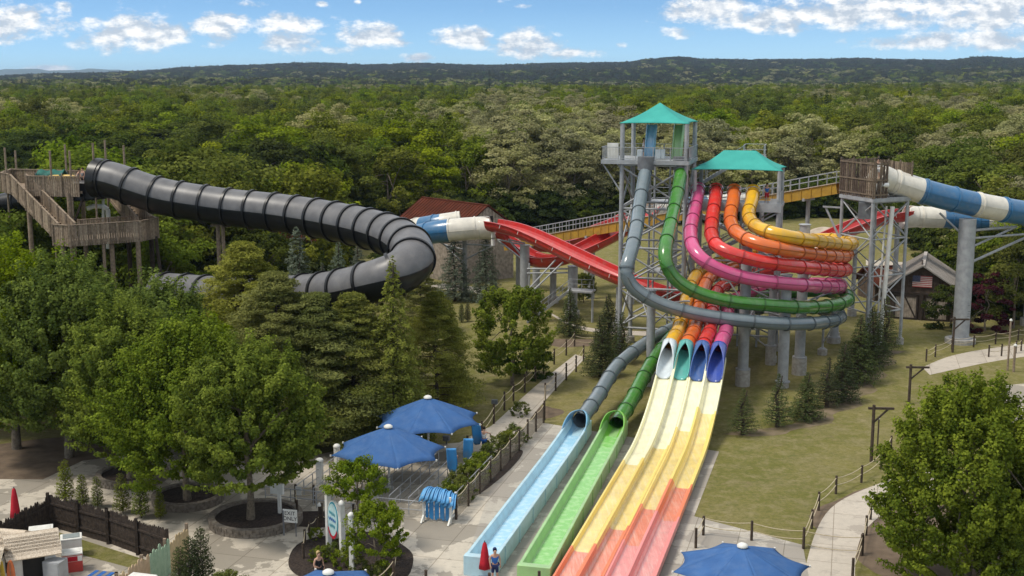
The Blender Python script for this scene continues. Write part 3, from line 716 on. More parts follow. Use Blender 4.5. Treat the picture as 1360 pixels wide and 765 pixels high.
# scoops where each tube opens into its lane
rl = empty('racing_slide', LTOP - A * 20, 'wide four lane racing slide running from white and yellow to orange and red', 'water slide')
LC = [('cream', (.84, .80, .52)), ('lane_yellow', (.80, .61, .17)), ('lane_orange', (.74, .20, .09)), ('lane_coral', (.72, .24, .22))]
LF = [plastic(n_ + '_fibreglass_wet', tuple(min(.88, x * .93 + .05) for x in c_), .35) for n_, c_ in LC]; LWL = [noise_mat(n_ + '_fibreglass', c_, tuple(x * .92 for x in c_), 1.5, .35, coat=.2) for n_, c_ in LC]
def wet(m):        # thin running water on the lane: pale streaks along the run
    nt_ = m.node_tree; b = nt_.nodes['Principled BSDF']; src = b.inputs['Base Color'].links[0].from_socket
    tcn = nt_.nodes.new('ShaderNodeTexCoord'); mp = nt_.nodes.new('ShaderNodeMapping'); mp.inputs['Rotation'].default_value = (0, 0, HEAD); mp.inputs['Scale'].default_value = (7, .5, 1)
    n_ = nt_.nodes.new('ShaderNodeTexNoise'); n_.inputs['Scale'].default_value = 1; n_.inputs['Detail'].default_value = 7; n_.inputs['Roughness'].default_value = .7
    nt_.links.new(tcn.outputs['Object'], mp.inputs[0]); nt_.links.new(mp.outputs[0], n_.inputs['Vector'])
    r = nt_.nodes.new('ShaderNodeMapRange'); r.inputs[1].default_value = .45; r.inputs[2].default_value = .75; r.inputs[4].default_value = .45; nt_.links.new(n_.outputs[0], r.inputs[0]); r.inputs[4].default_value = .34
    q = nt_.nodes.new('ShaderNodeMix'); q.data_type = 'RGBA'; q.inputs[7].default_value = (.85, .82, .70, 1)
    nt_.links.new(r.outputs[0], q.inputs[0]); nt_.links.new(src, q.inputs[6]); nt_.links.new(q.outputs[2], b.inputs['Base Color'])
    b.inputs['Roughness'].default_value = .18
    bp = nt_.nodes.new('ShaderNodeBump'); bp.inputs['Strength'].default_value = .25; bp.inputs['Distance'].default_value = .02; nt_.links.new(n_.outputs[0], bp.inputs['Height']); nt_.links.new(bp.outputs[0], b.inputs['Normal'])
for m_ in LF: wet(m_)
sY = lambda py: (LTOP.y - G(800, py).y) / A.y
LANES = []
BR = [(sY(634), sY(752)), (sY(610), sY(722)), (sY(592), sY(688)), (sY(577), sY(658))]
for i in range(4):
    hw = LW / 2 - .012; h = .30; th = .07
    prof = [(-hw, h), (-hw + .10, h), (-hw + .17, .05), (-hw + .3, 0), (hw - .3, 0), (hw - .17, .05), (hw - .10, h), (hw, h), (hw, -th), (-hw, -th)]
    if i == 0: prof = [(-hw - .16, h + .22), (-hw - .02, h + .24)] + prof[1:9] + [(-hw - .16, -th)]
    if i == 3: prof = prof[:7] + [(hw + .02, h + .24), (hw + .16, h + .22), (hw + .16, -th), (-hw, -th)]
    mb = MB(); a_, b_ = BR[i]
    last = 3 if i >= 2 else 2
    mb.sweep(lane_path(i), prof, (lambda s, j, a_=a_, b_=b_, last=last, n_=len(prof): (0 if s < a_ else (1 if s < b_ else (2 if (s < b_ + 5.5 or last == 2) else 3))) + (0 if 2.5 < j * n_ < 5.5 or (2.5 < j * n_ < 4.5) else 4)), smooth=False)
    LANES.append(mb.build('lane', LF + LWL, rl))
# supports and side panels below the raised end
for s in (.5, 4, 7.5):
    p = lane_path(0, s, s)[0]; q = lane_path(3, s, s)[0]; mb = MB()
    mb.bar(p - R * .5 - UP * .2, q + R * .5 - UP * .2, .16)
    for e in (p, (p + q) / 2, q): mb.cyl(Vector((e.x, e.y, -.1)), e - UP * .2, .11)
    mb.build('support_frame', M['steel'], rl)
for i, mt in enumerate(('s_white', 's_teal', 's_blue', 's_indigo')):
    e = lane_end(i); mb = MB(); N = 16; n = 24; ring = []
    for k in range(N + 1):
        f = k / N; s = -.55 + 3.1 * f
        z = .42 + 3.45 * (1 - s / 13.5) ** 2; c = LTOP + R * LW * (i - 1.5) - A * s
        c = Vector((c.x, c.y, z + .60)); half = math.pi * (1 - .60 * max(0, (f - .12) / .88) ** .75)
        rr = .56
        t = (-A * 1 + UP * (-2 * 3.45 * (1 - s / 13.5) / 13.5)).normalized(); X = t.cross(UP).normalized(); Z = X.cross(t)
        for j in range(n + 1):
            a = -half + 2 * half * j / n
            flare = 1 + .10 * f * (abs(a) / math.pi)
            ring.append(c + X * math.sin(a) * rr * flare - Z * math.cos(a) * rr)
    mb.add(ring, [(k * (n + 1) + j, k * (n + 1) + j + 1, (k + 1) * (n + 1) + j + 1, (k + 1) * (n + 1) + j) for k in range(N) for j in range(n)], 0, True)
    o = mb.build('scoop', M[mt], LANES[i]); sm = o.modifiers.new('thick', 'SOLIDIFY'); sm.thickness = .07; sm.offset = 1

# ---- grey-blue and green drop slides with their open run-outs
GY = [(858, 224, 103.2), (854, 245, 101.8), (849, 275, 100.4), (845, 305, 99.2), (838, 335, 98.2), (832, 355, 97.3), (834, 373, 96.4), (848, 388, 95.3), (875, 403, 94.2), (912, 414, 93.3), (955, 422, 92.8), (1000, 427, 93), (1045, 430, 94.2), (1085, 429, 96.2), (1110, 425, 99), (1116, 419, 101.8), (1108, 413, 104.5), (1080, 409, 106.5), (1040, 408, 107.2), (1000, 410, 106.6), (960, 415, 105), (925, 423, 102), (893, 436, 98.8), (868, 450, 96), (842, 467, 93), (820, 486, 89.8), (806, 506, 86.8), (793, 528, 83.9), (771, 558, 79.6)]
GN = [(905, 224, 103.2), (902, 245, 101.5), (896, 275, 100), (890, 302, 98.8), (884, 328, 97.6), (884, 348, 96.8), (892, 366, 95.9), (910, 381, 95), (938, 393, 94.2), (975, 401, 93.9), (1020, 405, 94.3), (1060, 408, 95.4), (1095, 407, 97.3), (1120, 402, 99.6), (1127, 396, 102.2), (1120, 390, 105), (1095, 387, 107.2), (1055, 388, 108.2), (1015, 393, 107.4), (975, 403, 105), (935, 418, 101.8), (905, 436, 97.6), (886, 455, 94), (866, 482, 90), (852, 506, 86.8), (840, 530, 84), (819, 563, 79.6)]
GY, GN = front(GY, 91.3), front(GN, 91.5)
M['f_blue'] = plastic('pale_blue_fibreglass', (.42, .62, .70), .3); M['f_green'] = plastic('light_green_fibreglass', (.30, .52, .20), .3)
M['f_blue_in'] = plastic('hood_blue_fibreglass', (.16, .40, .60), .3); M['f_green_in'] = plastic('hood_green_fibreglass', (.20, .52, .06), .3)
wet(M['f_blue_in']); 
def water_mat(name, c, c2):
    m = noise_mat(name, c, c2, 2.2, .12, 8, bump=.35, spec=.5, lo=.45, hi=.85); return m
WB = water_mat('water_over_blue', (.30, .53, .68), (.55, .70, .76)); WG = water_mat('water_over_green', (.20, .48, .12), (.42, .64, .30))
def runout(t, path, wm, mt, hoodm, endp, first_px, scale_w=.64):
    end = path[-1]; e = Vector((endp.x, endp.y, 0)); d = (Vector((end.x, end.y, 0)) - e); L = d.length; d.normalize()
    zt = .95
    st = Vector((end.x, end.y, 0)) - d * .1
    line = []; n = int((L + .8) / .5)
    z0 = max(.55, end.z - TR)
    for k in range(n + 1):
        f = k / n; s = f * (L - .1); zz_ = .38 + max(0, z0 - .38) * max(0, 1 - s / 9) ** 2; p = st - d * s; line.append(Vector((p.x, p.y, zz_)))
    hw = scale_w; h = .62
    prof = [(-hw - .16, h), (-hw, h), (-hw + .13, .12), (-hw + .3, 0), (hw - .3, 0), (hw - .13, .12), (hw, h), (hw + .16, h), (hw + .14, -.36), (-hw - .14, -.36)]
    mb = MB(); mb.sweep(line, prof, smooth=False)
    for k in range(4, n, 6):   # bolted joints
        t_ = (line[k] - line[k - 1]).normalized(); X = t_.cross(UP).normalized()
        for sgn in (-1, 1): mb.box(line[k] + X * sgn * (hw + .17) + UP * .12, (.05, .07, .96), (X, t_, UP))
    # rounded closed end
    X = (line[-1] - line[-2]).normalized().cross(UP).normalized(); c = line[-1]
    mb.box(c - d * .2 + UP * .13, (2 * hw + .36, .42, 1.02), (X, d, UP))
    tr = mb.build('trough', M[mt], t); bv = tr.modifiers.new('bevel', 'BEVEL'); bv.width = .06; bv.segments = 3; bv.limit_method = 'ANGLE'
    wl = [p + UP * .10 for p in line[4:]]; wv = []
    for i, p in enumerate(wl): wv += [p - X * (hw - .16), p + X * (hw - .16)]
    mb = MB(); mb.add(wv, [(2 * i, 2 * i + 1, 2 * i + 3, 2 * i + 2) for i in range(len(wl) - 1)], 0, True); mb.build('water', wm, tr)
    mb = MB(); ring = []; N = 16; nn = 24     # hood
    for k in range(N + 1):
        f = k / N; s = -.4 + 3.0 * f; p = st - d * s
        zz_ = .38 + max(0, z0 - .38) * max(0, 1 - max(s, 0) / 9) ** 2
        rr = TR * 1.08 + (hw + .10 - TR * 1.08) * min(1, f * 2.6) ** .8
        half = math.pi * (1 - .58 * max(0, (f - .04) / .96) ** .85); c = Vector((p.x, p.y, zz_ + rr * .93))
        for j in range(nn + 1):
            a = -half + 2 * half * j / nn; ring.append(c + X * math.sin(a) * rr - UP * math.cos(a) * rr * (1.0 if math.cos(a) > 0 else 1.0 + .05 * f))
    mb.add(ring, [(k * (nn + 1) + j, k * (nn + 1) + j + 1, (k + 1) * (nn + 1) + j + 1, (k + 1) * (nn + 1) + j) for k in range(N) for j in range(nn)], 0, True)
    o = mb.build('hood', M[hoodm], tr); sm = o.modifiers.new('thick', 'SOLIDIFY'); sm.thickness = .06
    mb = MB()
    for k in range(8, n, 12): mb.box(line[k] - UP * (.36 + line[k].z) / 2 - UP * 0, (1.2, .2, max(.1, line[k].z - .3)), (X, d, UP))
    mb.build('support_leg', M['steel'], t)
def vstart(px, py_top, Y):      # nearly vertical first drop from the deck
    return [W(px, py_top, Y)]
tg, pg = tube_thing(GY, [M['t_grey']], 'grey-blue tube slide, lowest of the coils, ending in a pale blue open trough', grp)
runout(tg, pg, WB, 'f_blue', 'f_blue_in', G(640, 762), 0)
tn, pn = tube_thing(GN, [M['t_green']], 'dark green tube slide just above the grey-blue one, ending in a light green open trough', grp)
runout(tn, pn, WG, 'f_green', 'f_green_in', G(711, 775), 0)

# ------------------------------------------------------------------ towers
def lattice(t, posts, levels, r=.17, br=.055, faces=None, mat='steel', x=True):
    """steel posts on footings, with horizontals and crossed braces between them"""
    n = len(posts); faces = faces or [(i, (i + 1) % n) for i in range(n)]
    for p in posts:
        mb = MB(); mb.cyl((p[0], p[1], .3), (p[0], p[1], p[2]), r, n=14); cl_ = mb.build('column', M[mat], t)
        mb = MB(); mb.cyl((p[0], p[1], -.1), (p[0], p[1], .55), r * 2.2, n=16); mb.cyl((p[0], p[1], .55), (p[0], p[1], .62), r * 1.7, n=16); mb.build('footing', M['concrete_f'], cl_)
    mb = MB()
    for i, j in faces:
        a, b = posts[i], posts[j]
        for k, z in enumerate(levels):
            mb.cyl((a[0], a[1], z), (b[0], b[1], z), br * 1.15, n=8)
            if k and x:
                z0 = levels[k - 1]; mb.cyl((a[0], a[1], z0 + .15), (b[0], b[1], z - .15), br, n=8); mb.cyl((b[0], b[1], z0 + .15), (a[0], a[1], z - .15), br, n=8)
    mb.build('bracing', M[mat], t)
def railing(mb, pts, h=1.07, step=.13, post=1.6, rr=.025, vert=True):
    for a, b in zip(pts, pts[1:]):
        a = Vector(a); b = Vector(b); L = (b - a).length
        for z in (h, .12): mb.bar(a + UP * z, b + UP * z, .05)
        if not vert: mb.bar(a + UP * h * .55, b + UP * h * .55, .04)
        n = max(1, round(L / post))
        for k in range(n + 1): p = a.lerp(b, k / n); mb.bar(p, p + UP * h, .06)
        if vert:
            n = int(L / step)
            for k in range(1, n): p = a.lerp(b, k / n); mb.bar(p + UP * .12, p + UP * h, .016)
def canopy(t, corners, ridge, sag=.25, mat='teal'):
    """stretched fabric roof: four curved panels between corners and ridge"""
    mb = MB(); n = 12; C = [Vector(c) for c in corners]; r0, r1 = [Vector(c) for c in ridge]
    # order: front-left, front-right, back-right, back-left ; ridge runs left-right
    for a, b, u, v in ((C[0], C[1], r0, r1), (C[1], C[2], r1, r1), (C[2], C[3], r1, r0), (C[3], C[0], r0, r0)):
        vs = []; mid = (a + b) / 2; cen = (r0 + r1) / 2
        for i in range(n + 1):
            f = i / n
            for j in range(n + 1):
                g = j / n; e = a.lerp(b, g); top = u.lerp(v, g)
                inw = (cen - mid); inw.z = 0; inw.normalize()
                e = e + inw * sag * 1.6 * 4 * g * (1 - g) * (1 - f) + UP * sag * .25 * 4 * g * (1 - g) * (1 - f)
                p = e.lerp(top, f) - UP * sag * .9 * math.sin(math.pi * f) * (1 if True else 0)
                vs.append(p)
        mb.add(vs, [(i * (n + 1) + j, i * (n + 1) + j + 1, (i + 1) * (n + 1) + j + 1, (i + 1) * (n + 1) + j) for i in range(n) for j in range(n)], 0, True)
    o = mb.build('canopy', M[mat], t); s = o.modifiers.new('thick', 'SOLIDIFY'); s.thickness = .04
def stairs(mb, a, b, wv, n=None, rail=True):
    """flight from a up to b, width vector wv"""
    a = Vector(a); b = Vector(b); n = n or max(3, int(abs(b.z - a.z) / .18)); d = (b - a); hd = Vector((d.x, d.y, 0)).normalized(); W_ = wv.normalized(); w = wv.length
    for s in (0, 1):
        mb.bar(a + wv * s - UP * .1, b + wv * s - UP * .1, .06, .28)
        if rail:
            for h in (1.0, .55): mb.bar(a + wv * s + UP * h, b + wv * s + UP * h, .045)
            for k in range(5): p = a.lerp(b, k / 4) + wv * s; mb.bar(p, p + UP * 1.0, .05)
    for k in range(n):
        p = a.lerp(b, (k + .5) / n) + wv / 2; mb.box(p, (abs(w), d.length / n * .75, .04), (W_, hd, UP))
# tall tower
FL = W(827, 163, 104); FL = Vector((FL.x, FL.y, 0)); S1 = 5.45
P1 = [FL, FL + R * S1, FL + R * S1 + A * S1, FL + A * S1]; ZD = 17.05; ZE = W(827, 163, 104).z
t1 = empty('slide_tower', (FL + (R + A) * S1 / 2), 'tall steel slide tower under a pointed teal canopy, standing left of the lower platform', 'tower', 'slide towers')
lattice(t1, [(p.x, p.y, ZE) for p in P1], [2.5, 6, 9.5, 12.9, 16.6], .19, .085)
mb = MB(); c = FL + R * (S1 / 2 - .75) + A * S1 / 2
mb.box(Vector((c.x, c.y, ZD - .18)), (S1 + 2.0, S1 + .9, .34), (R, A, UP)); mb.build('deck', M['steel'], t1)
def rect(c, w, d): return [c - R * w / 2 - A * d / 2, c + R * w / 2 - A * d / 2, c + R * w / 2 + A * d / 2, c - R * w / 2 + A * d / 2]
q = [Vector((p.x, p.y, ZD)) for p in rect(c, S1 + 1.9, S1 + .8)]
mb = MB(); railing(mb, [q[0], q[1], q[2], q[3], q[0]]); mb.build('railing', M['steel'], t1)
mb = MB()
for k in (0, 3):
    a = FL + A * (S1 * (k / 3)); mb.cyl(Vector((a.x, a.y, 14.2)), a - R * 1.7 + UP * (ZD - .3), .07); 
mb.build('deck_brace', M['steel'], t1)
CT = [p + (p - (FL + (R + A) * S1 / 2)).normalized() * .35 + UP * (ZE - .02) for p in P1]
apex = FL + (R + A) * S1 / 2 + UP * (ZE + 1.65)
canopy(t1, CT, (apex, apex), .16)
mb = MB(); pc = q[0] + R * .9 + A * .35 + UP * .75; mb.box(pc, (.95, .12, 1.3), (R, A, UP)); mb.build('notice_board', M['white'], t1)
# launch boards of the two drop slides, standing on the deck
for px, mt, lab, who in ((865, 'f_blue_in', 'sky blue launch panel standing on the tall tower deck', tg), (901.5, 'f_green', 'light green launch panel standing on the tall tower deck', tn)):
    top = W(px + 1, 166, 105.5); bot = W(px - 3, 207, 104.6); bot.z = ZD + .02; mb = MB()
    path = spline([top, top.lerp(bot, .5) - A * .1, bot], .3)
    mb.sweep(path, [(-.48, .0), (-.36, .28), (-.30, .28), (-.26, .08), (.26, .08), (.30, .28), (.36, .28), (.48, .0), (.3, -.08), (-.3, -.08)], smooth=False)
    mb.build('launch_panel', M[mt], who)
mb = MB(); 
for px, py in ((850, 203), (874, 204), (880, 201)): b = W(px, py, 104.2); b.z = ZD + .45; mb = MB(); mb.box(b, (.45, .35, .8), (R, A, UP)); o = mb.build('launch_pod', M['s_white'], t1); bv = o.modifiers.new('b', 'BEVEL'); bv.width = .06; bv.segments = 3
mb = MB()
for px in (858, 905): b = W(px, 216, 103.2); mb.cyl(b - UP * .6, b + UP * .5, .72, n=18)
mb.build('slide_collar', M['steel_dark'], t1)
# lower platform under the long canopy
FL2 = W(922, 272, 103.2); ZP = W(975, 271, 103).z; FL2 = Vector((FL2.x, FL2.y, 0)); WD, DP = 7.0, 4.6
P2 = rect(FL2 + R * WD / 2 + A * DP / 2, WD, DP)
t2 = empty('slide_tower', (FL2 + R * WD / 2 + A * DP / 2), 'lower steel start platform under the long teal canopy', 'tower', 'slide towers')
ZC = W(1029, 226, 102).z
lattice(t2, [(p.x, p.y, ZC if i in (1, 2) else ZC - .1) for i, p in enumerate(P2)], [2.2, 5.2, 8.6, ZP - .4], .17, .07)
mb = MB(); c = FL2 + R * WD / 2 + A * DP / 2; mb.box(Vector((c.x, c.y, ZP - .2)), (WD + .5, DP + .5, .3), (R, A, UP)); mb.build('deck', M['steel'], t2)
q = [Vector((p.x, p.y, ZP)) for p in rect(c, WD + .3, DP + .3)]
mb = MB(); railing(mb, [q[1], q[2], q[3], q[0]]); 
mb.build('railing', M['steel'], t2)
mb = MB(); mb.box(q[0].lerp(q[1], .93) - UP * .0 + UP * .1, (.6, .12, 1.0), (R, A, UP)); mb.box((q[0] + q[1]) / 2 - UP * .15 - A * .06, (WD + .5, .10, .75), (R, A, UP)); mb.build('front_panel', M['steel'], t2)
CT = [p + (p - c).normalized() * .4 + UP * ZC for p in P2]; cc = Vector((c.x, c.y, ZC + 1.5))
canopy(t2, CT, (cc - R * 1.35, cc + R * 1.35), .18)
# zigzag stair behind both towers
st = empty('staircase', FL2 + A * 7, 'grey steel zigzag staircase climbing behind the two slide towers', 'staircase')
mb = MB(); base = FL2 + A * 5.6 - R * 3.0; lv = [0, 3.3, 6.5, 9.8, 12.9, 17.0]
for k in range(5):
    a = base + UP * lv[k] + A * (1.5 if k % 2 else 0); b = base + R * 6.5 + UP * lv[k + 1] + A * (1.5 if k % 2 else 0)
    if k % 2: a, b = a + R * 6.5, b - R * 6.5
    stairs(mb, a, b, A * 1.2)
mb.build('flight', M['steel'], st)
mb = MB()
for k in range(1, 6):
    e = base + (R * 7.4 if k % 2 else -R * .9) + A * 1.35 + UP * (lv[k] - .1); mb.box(e, (1.9, 2.8, .15), (R, A, UP))
    mb2 = [e + R * x * .9 + A * y * 1.35 for x, y in ((-1, -1), (-1, 1), (1, 1), (1, -1))]
    railing(mb, [p + UP * .08 for p in (mb2 if k % 2 == 0 else mb2[::-1])][:4], vert=False)
mb.build('landing', M['steel'], st)
mb = MB()
for x in (-1.7, .1, 6.5, 8.2):
    for y_ in (0, 2.7): p = base + R * x + A * y_; mb.cyl(p - UP * .1, p + UP * (17 if x < 6 else 12.9), .09, n=10)
for z in (2, 5, 8, 11):
    for y_ in (0, 2.7):
        for x0, x1 in ((-1.7, .1), (6.5, 8.2)): mb.cyl(base + R * x0 + A * y_ + UP * z, base + R * x1 + A * y_ + UP * (z + 2.6), .04, n=6)
mb.build('stair_frame', M['steel'], st)
# walkway linking the platforms
# ---- pillars that carry the coils
def pillar(top, Y, px, py_base=None, r=.36, arms=(), label='', r_foot=.6, foot=.9):
    b = G(px, py_base) if py_base else Vector((W(px, 300, Y).x, Y, 0)); zt = top
    t = empty('support_column', b, label, 'column', 'grey steel columns under the slides')
    mb = MB(); mb.cyl(b + UP * .3, b + UP * zt, r, n=20); mb.cyl(b + UP * zt, b + UP * (zt + .06), r + .07, n=20); mb.cyl(b + UP * (foot + .02), b + UP * (foot + .1), r + .16, n=20); sh_ = mb.build('shaft', M['steel'], t)
    mb = MB(); mb.cyl(b - UP * .1, b + UP * foot, r_foot, n=20); mb.build('footing', M['concrete_f'], sh_)
    for e in arms:
        e = Vector(e); mb = MB(); z1 = min(zt - .2, e.z); a = b + UP * z1
        mb.cyl(a, e, .085, n=8); mb.cyl(b + UP * max(1, z1 - 1.7), a.lerp(e, .8), .06, n=8); mb.box(e, (.5, .5, .08)); mb.build('arm', M['steel'], t)
    return t
def under(path, f, dz=TR + .12):
    p = path[int(f * (len(path) - 1))]; return p - UP * dz
def near_under(pts, px):         # saddle under a tube at a surveyed place
    b = min(pts, key=lambda p: abs(p[0] - px)); return W(*b) - UP * (TR + .1)
pillar(7.6, 0, 863, 512, .33, [W(850, 388, 95.8) - UP * .6, W(912, 390, 95.2) - UP * .6], 'grey column standing alone left of the racing slide mouths', .5, 1.0)
pillar(11.0, 0, 986, 512, .42, [W(962, 361, 95.6) - UP * .6, W(1000, 345, 96.5) - UP * .6, W(1000, 427, 93.4) - UP * .6, W(1010, 385, 107) - UP * .6], 'thick grey column just right of the pink tube mouth', .58, 1.3)
pillar(8.9, 0, 1039, 514, .42, [W(1100, 380, 99.8) - UP * .6, W(1020, 405, 94.6) - UP * .6, W(1045, 430, 94.4) - UP * .6], 'thick grey column in the middle under the coils, with its foot lowest on the lawn', .5, .4)
pillar(12.3, 0, 1061, 497, .42, [W(1040, 313, 99.7) - UP * .6, W(1090, 338, 101.2) - UP * .6, W(1075, 355, 99.2) - UP * .6], 'thick grey column right of the middle one with a low dark footing', .6, 1.4)
pillar(6.5, 0, 1023, 484, .30, [W(960, 415, 105) - UP * .6, W(1055, 388, 108) - UP * .6], 'shorter grey column behind the middle of the coils', .45, 1.6)
pillar(9.5, 0, 1107, 455, .40, [W(1117, 379, 104.5) - UP * .6, W(1122, 359, 104) - UP * .6, W(1127, 396, 102.4) - UP * .6], 'grey column behind the right end of the coils', .62, .5)
pillar(2.8, 0, 1092, 471, .10, [W(1112, 421, 102) - UP * .6], 'thin short grey strut with a small concrete foot under the grey-blue bend', .42, .5)
pillar(9.5, 0, 936, 470, .36, [W(938, 375, 101.5) - UP * .6], 'grey column hidden behind the racing slide mouths', .5, 1.0)
# ------------------------------------------------------------------ large raft tube, black
KY = 1.155; W_plain = W
def W(px, py, Y): return W_plain(px, py, Y * KY)
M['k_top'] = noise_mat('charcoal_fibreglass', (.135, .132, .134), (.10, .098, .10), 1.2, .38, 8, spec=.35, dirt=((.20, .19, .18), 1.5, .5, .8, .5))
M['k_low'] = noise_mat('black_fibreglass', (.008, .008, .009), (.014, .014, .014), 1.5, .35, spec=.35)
BK = [(135, 237, 87.3), (153, 240, 87), (180, 250, 86.6), (215, 261, 86.2), (260, 269, 85.6), (310, 276, 85), (360, 281, 84), (410, 288, 82.5), (455, 296, 80.6), (495, 305, 78.4), (527, 316, 76), (546, 330, 73.6), (548, 347, 71.6), (532, 362, 70.6), (500, 374, 70.8), (460, 385, 72), (420, 391, 73.8), (370, 394, 75.8), (320, 395, 78), (275, 392, 80), (240, 389, 81.5), (212, 387, 82.5)]
bt = empty('raft_slide', W(122, 236, 87.5) * 1, 'huge black ribbed raft slide tube sweeping from the wooden tower round a hairpin bend', 'water slide'); bt.location.z = 0
path = spline(Wp(BK), .4); mb = MB()
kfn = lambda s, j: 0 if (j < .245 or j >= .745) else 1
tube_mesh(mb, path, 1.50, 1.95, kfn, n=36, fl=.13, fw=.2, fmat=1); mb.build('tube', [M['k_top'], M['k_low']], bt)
mb = MB(); d0 = (path[0] - path[1]).normalized()
mb.sweep([path[0] + d0 * .5, path[0] - d0 * .25], [(a * 1.12, b * 1.1) for a, b in circ(1.50, 24)], lambda s, j: 0, caps=False); mb.build('entry_collar', M['k_low'], bt)
mb = MB(); mb.box(W(121, 252, 88.2), (2.3, 2.6, 1.5), (R, A, UP)); mb.box(W(110, 262, 88), (1.6, 2.2, .5), (R, A, UP)); o = mb.build('entry_trough', M['k_low'], bt); o.modifiers.new('b', 'BEVEL').width = .12
for i, (px, yb, f) in enumerate([(292, 0, 74), (185, 0, 0), (410, 0, 0)]):
    pass
for px, Y, pyt in ((289, 85.8, 296), (229, 83, 402)):
    top = W(px, pyt, Y); b = Vector((top.x, top.y, 0))
    t = empty('support_post', b, {289: 'wooden pole pair carrying the long black tube where it crosses the trees', 459: 'post under the black tube just before its hairpin bend', 229: 'post under the low left end of the black tube', 470: 'post under the returning lower run of the black tube'}[px], 'post')
    mb = MB(); mb.cyl(b, top, .17, n=10); mb.cyl(b + R * .45, top + R * .45, .15, n=10); mb.build('pole', M['wood'], t)
    mb = MB(); mb.bar(top - R * .6 - UP * .2, top + R * 1.0 - UP * .2, .2); mb.build('crossbeam', M['wood'], t)
# second black tube leaving the far side of the wooden tower
b2 = empty('raft_slide', G(20, 560) * 1, 'short visible end of a second black tube leaving the wooden tower to the left', 'water slide')
b2.location = W(20, 270, 92); b2.location.z = 0
path = spline(Wp([(62, 262, 92), (30, 267, 92.2), (0, 273, 92.5), (-40, 284, 93), (-90, 300, 94), (-150, 320, 96)]), .5); mb = MB(); tube_mesh(mb, path, 1.0, 2.15, kfn, n=24, fl=.08, fmat=1); mb.build('tube', [M['k_low'], M['k_low']], b2)

# ------------------------------------------------------------------ wooden launch tower
wt = empty('wooden_tower', Vector((W(90, 300, 88).x, 88 * KY, 0)), 'weathered wooden launch tower with stairs at the head of the black tube', 'tower')
def plank_rail(mb, a, b, h=1.2, gap=.035, w=.15, below=.45):
    a = Vector(a); b = Vector(b); L = (b - a).length; hd = (b - a); hd.z = 0; hd.normalize(); nv = hd.cross(UP)
    n = max(1, int(L / (w + gap)))
    for k in range(n):
        p = a.lerp(b, (k + .5) / n); hh = h - random.uniform(0, .03); mb.box(p + UP * (hh / 2 - below / 2), (w, .03, hh + below), (hd, nv, UP), random.choice((0, 0, 1, 2)))
    mb.bar(a + UP * (h + .03), b + UP * (h + .03), .16, .06); mb.bar(a - UP * .16 - nv * .06, b - UP * .16 - nv * .06, .07, .26)
    n = max(1, round(L / 1.6))
    for k in range(n + 1): p = a.lerp(b, k / n) + nv * .06; mb.bar(p - UP * .45, p + UP * (h + .1), .12)
Yw = 87.0
def WT(px, py, Y): return W(px, py, Y)
zu = W(40, 254, 87).z; zl = W(100, 315, 84).z
def at_z(px, Y, z): p = W(px, 300, Y); return Vector((p.x, p.y, z))
u = [at_z(6, 90.5, zu), at_z(40, 87.4, zu), at_z(112, 86.8, zu), at_z(122, 92, zu), at_z(20, 94, zu)]
mb = MB(); mb.add(u + [p - UP * .18 for p in u], [(0, 1, 2, 3, 4), (9, 8, 7, 6, 5)] + [(i, i + 5, (i + 1) % 5 + 5, (i + 1) % 5) for i in range(5)]); mb.build('upper_deck', M['wood'], wt)
for a_, b_ in ((u[0], at_z(18, 88.9, zu)), (at_z(40, 87.4, zu), at_z(108, 86.8, zu)), (u[4], u[0]), (u[3], u[4])): mb = MB(); plank_rail(mb, a_, b_); mb.build('railing', WOODS, wt)
sa = at_z(78, 82.8, zl); sb = at_z(18, 88.9, zu); wv = Vector((1.15, .45, 0)).normalized() * 1.25
mb = MB(); stairs(mb, sa, sb, wv, rail=False); plank_rail(mb, sb, sa); plank_rail(mb, sb + wv, sa + wv)
mb.build('stair', WOODS, wt)
lw = [at_z(70, 82.6, zl), at_z(92, 82.0, zl), at_z(186, 84.6, zl), at_z(209, 86.5, zl), at_z(200, 88.3, zl), at_z(100, 84.6, zl)]
mb = MB(); mb.add(lw + [p - UP * .18 for p in lw], [(0, 1, 2, 3, 4, 5), (11, 10, 9, 8, 7, 6)] + [(i, i + 6, (i + 1) % 6 + 6, (i + 1) % 6) for i in range(6)]); mb.build('lower_landing', M['wood'], wt)
for a_, b_ in [(lw[i], lw[i + 1]) for i in range(4)] + [(at_z(184, 88, zl), at_z(104, 85.2, zl))]: mb = MB(); plank_rail(mb, a_, b_); mb.build('railing', WOODS, wt)
sc_, sd_ = at_z(183, 86.8, zl), at_z(146, 91.5, zu - .8); mb = MB(); stairs(mb, sc_, sd_, Vector((1, .5, 0)).normalized() * 1.1, rail=False); plank_rail(mb, sc_, sd_); plank_rail(mb, sc_ + Vector((1, .5, 0)).normalized() * 1.1, sd_ + Vector((1, .5, 0)).normalized() * 1.1); mb.build('stair', WOODS, wt)
for px, Y, pt in ((6, 90.5, 196), (66, 87.3, 200), (92, 87.0, 200), (123, 87, 190), (139, 91, 186), (164, 91, 193), (86, 92.5, 192), (20, 94, 200)):
    top = W(px, pt, Y); mb = MB(); mb.cyl(Vector((top.x, top.y, zu - 3 if px > 120 else 0)), top, .09, n=8); mb.build('pole', M['wood'], wt)
for px, Y, z in ((40, 87.4, zu), (94, 87, zu), (112, 91, zu), (82, 82.6, zl), (136, 83.4, zl), (147, 84, zl), (182, 84.6, zl), (170, 88, zl), (200, 87.8, zl)):
    b = at_z(px, Y, 0); mb = MB(); mb.cyl(b, b + UP * (z - .1), .2 if px not in (136,) else .13, n=10); mb.build('leg', M['wood'] if px not in (170, 200) else M['wood_dk'], wt)
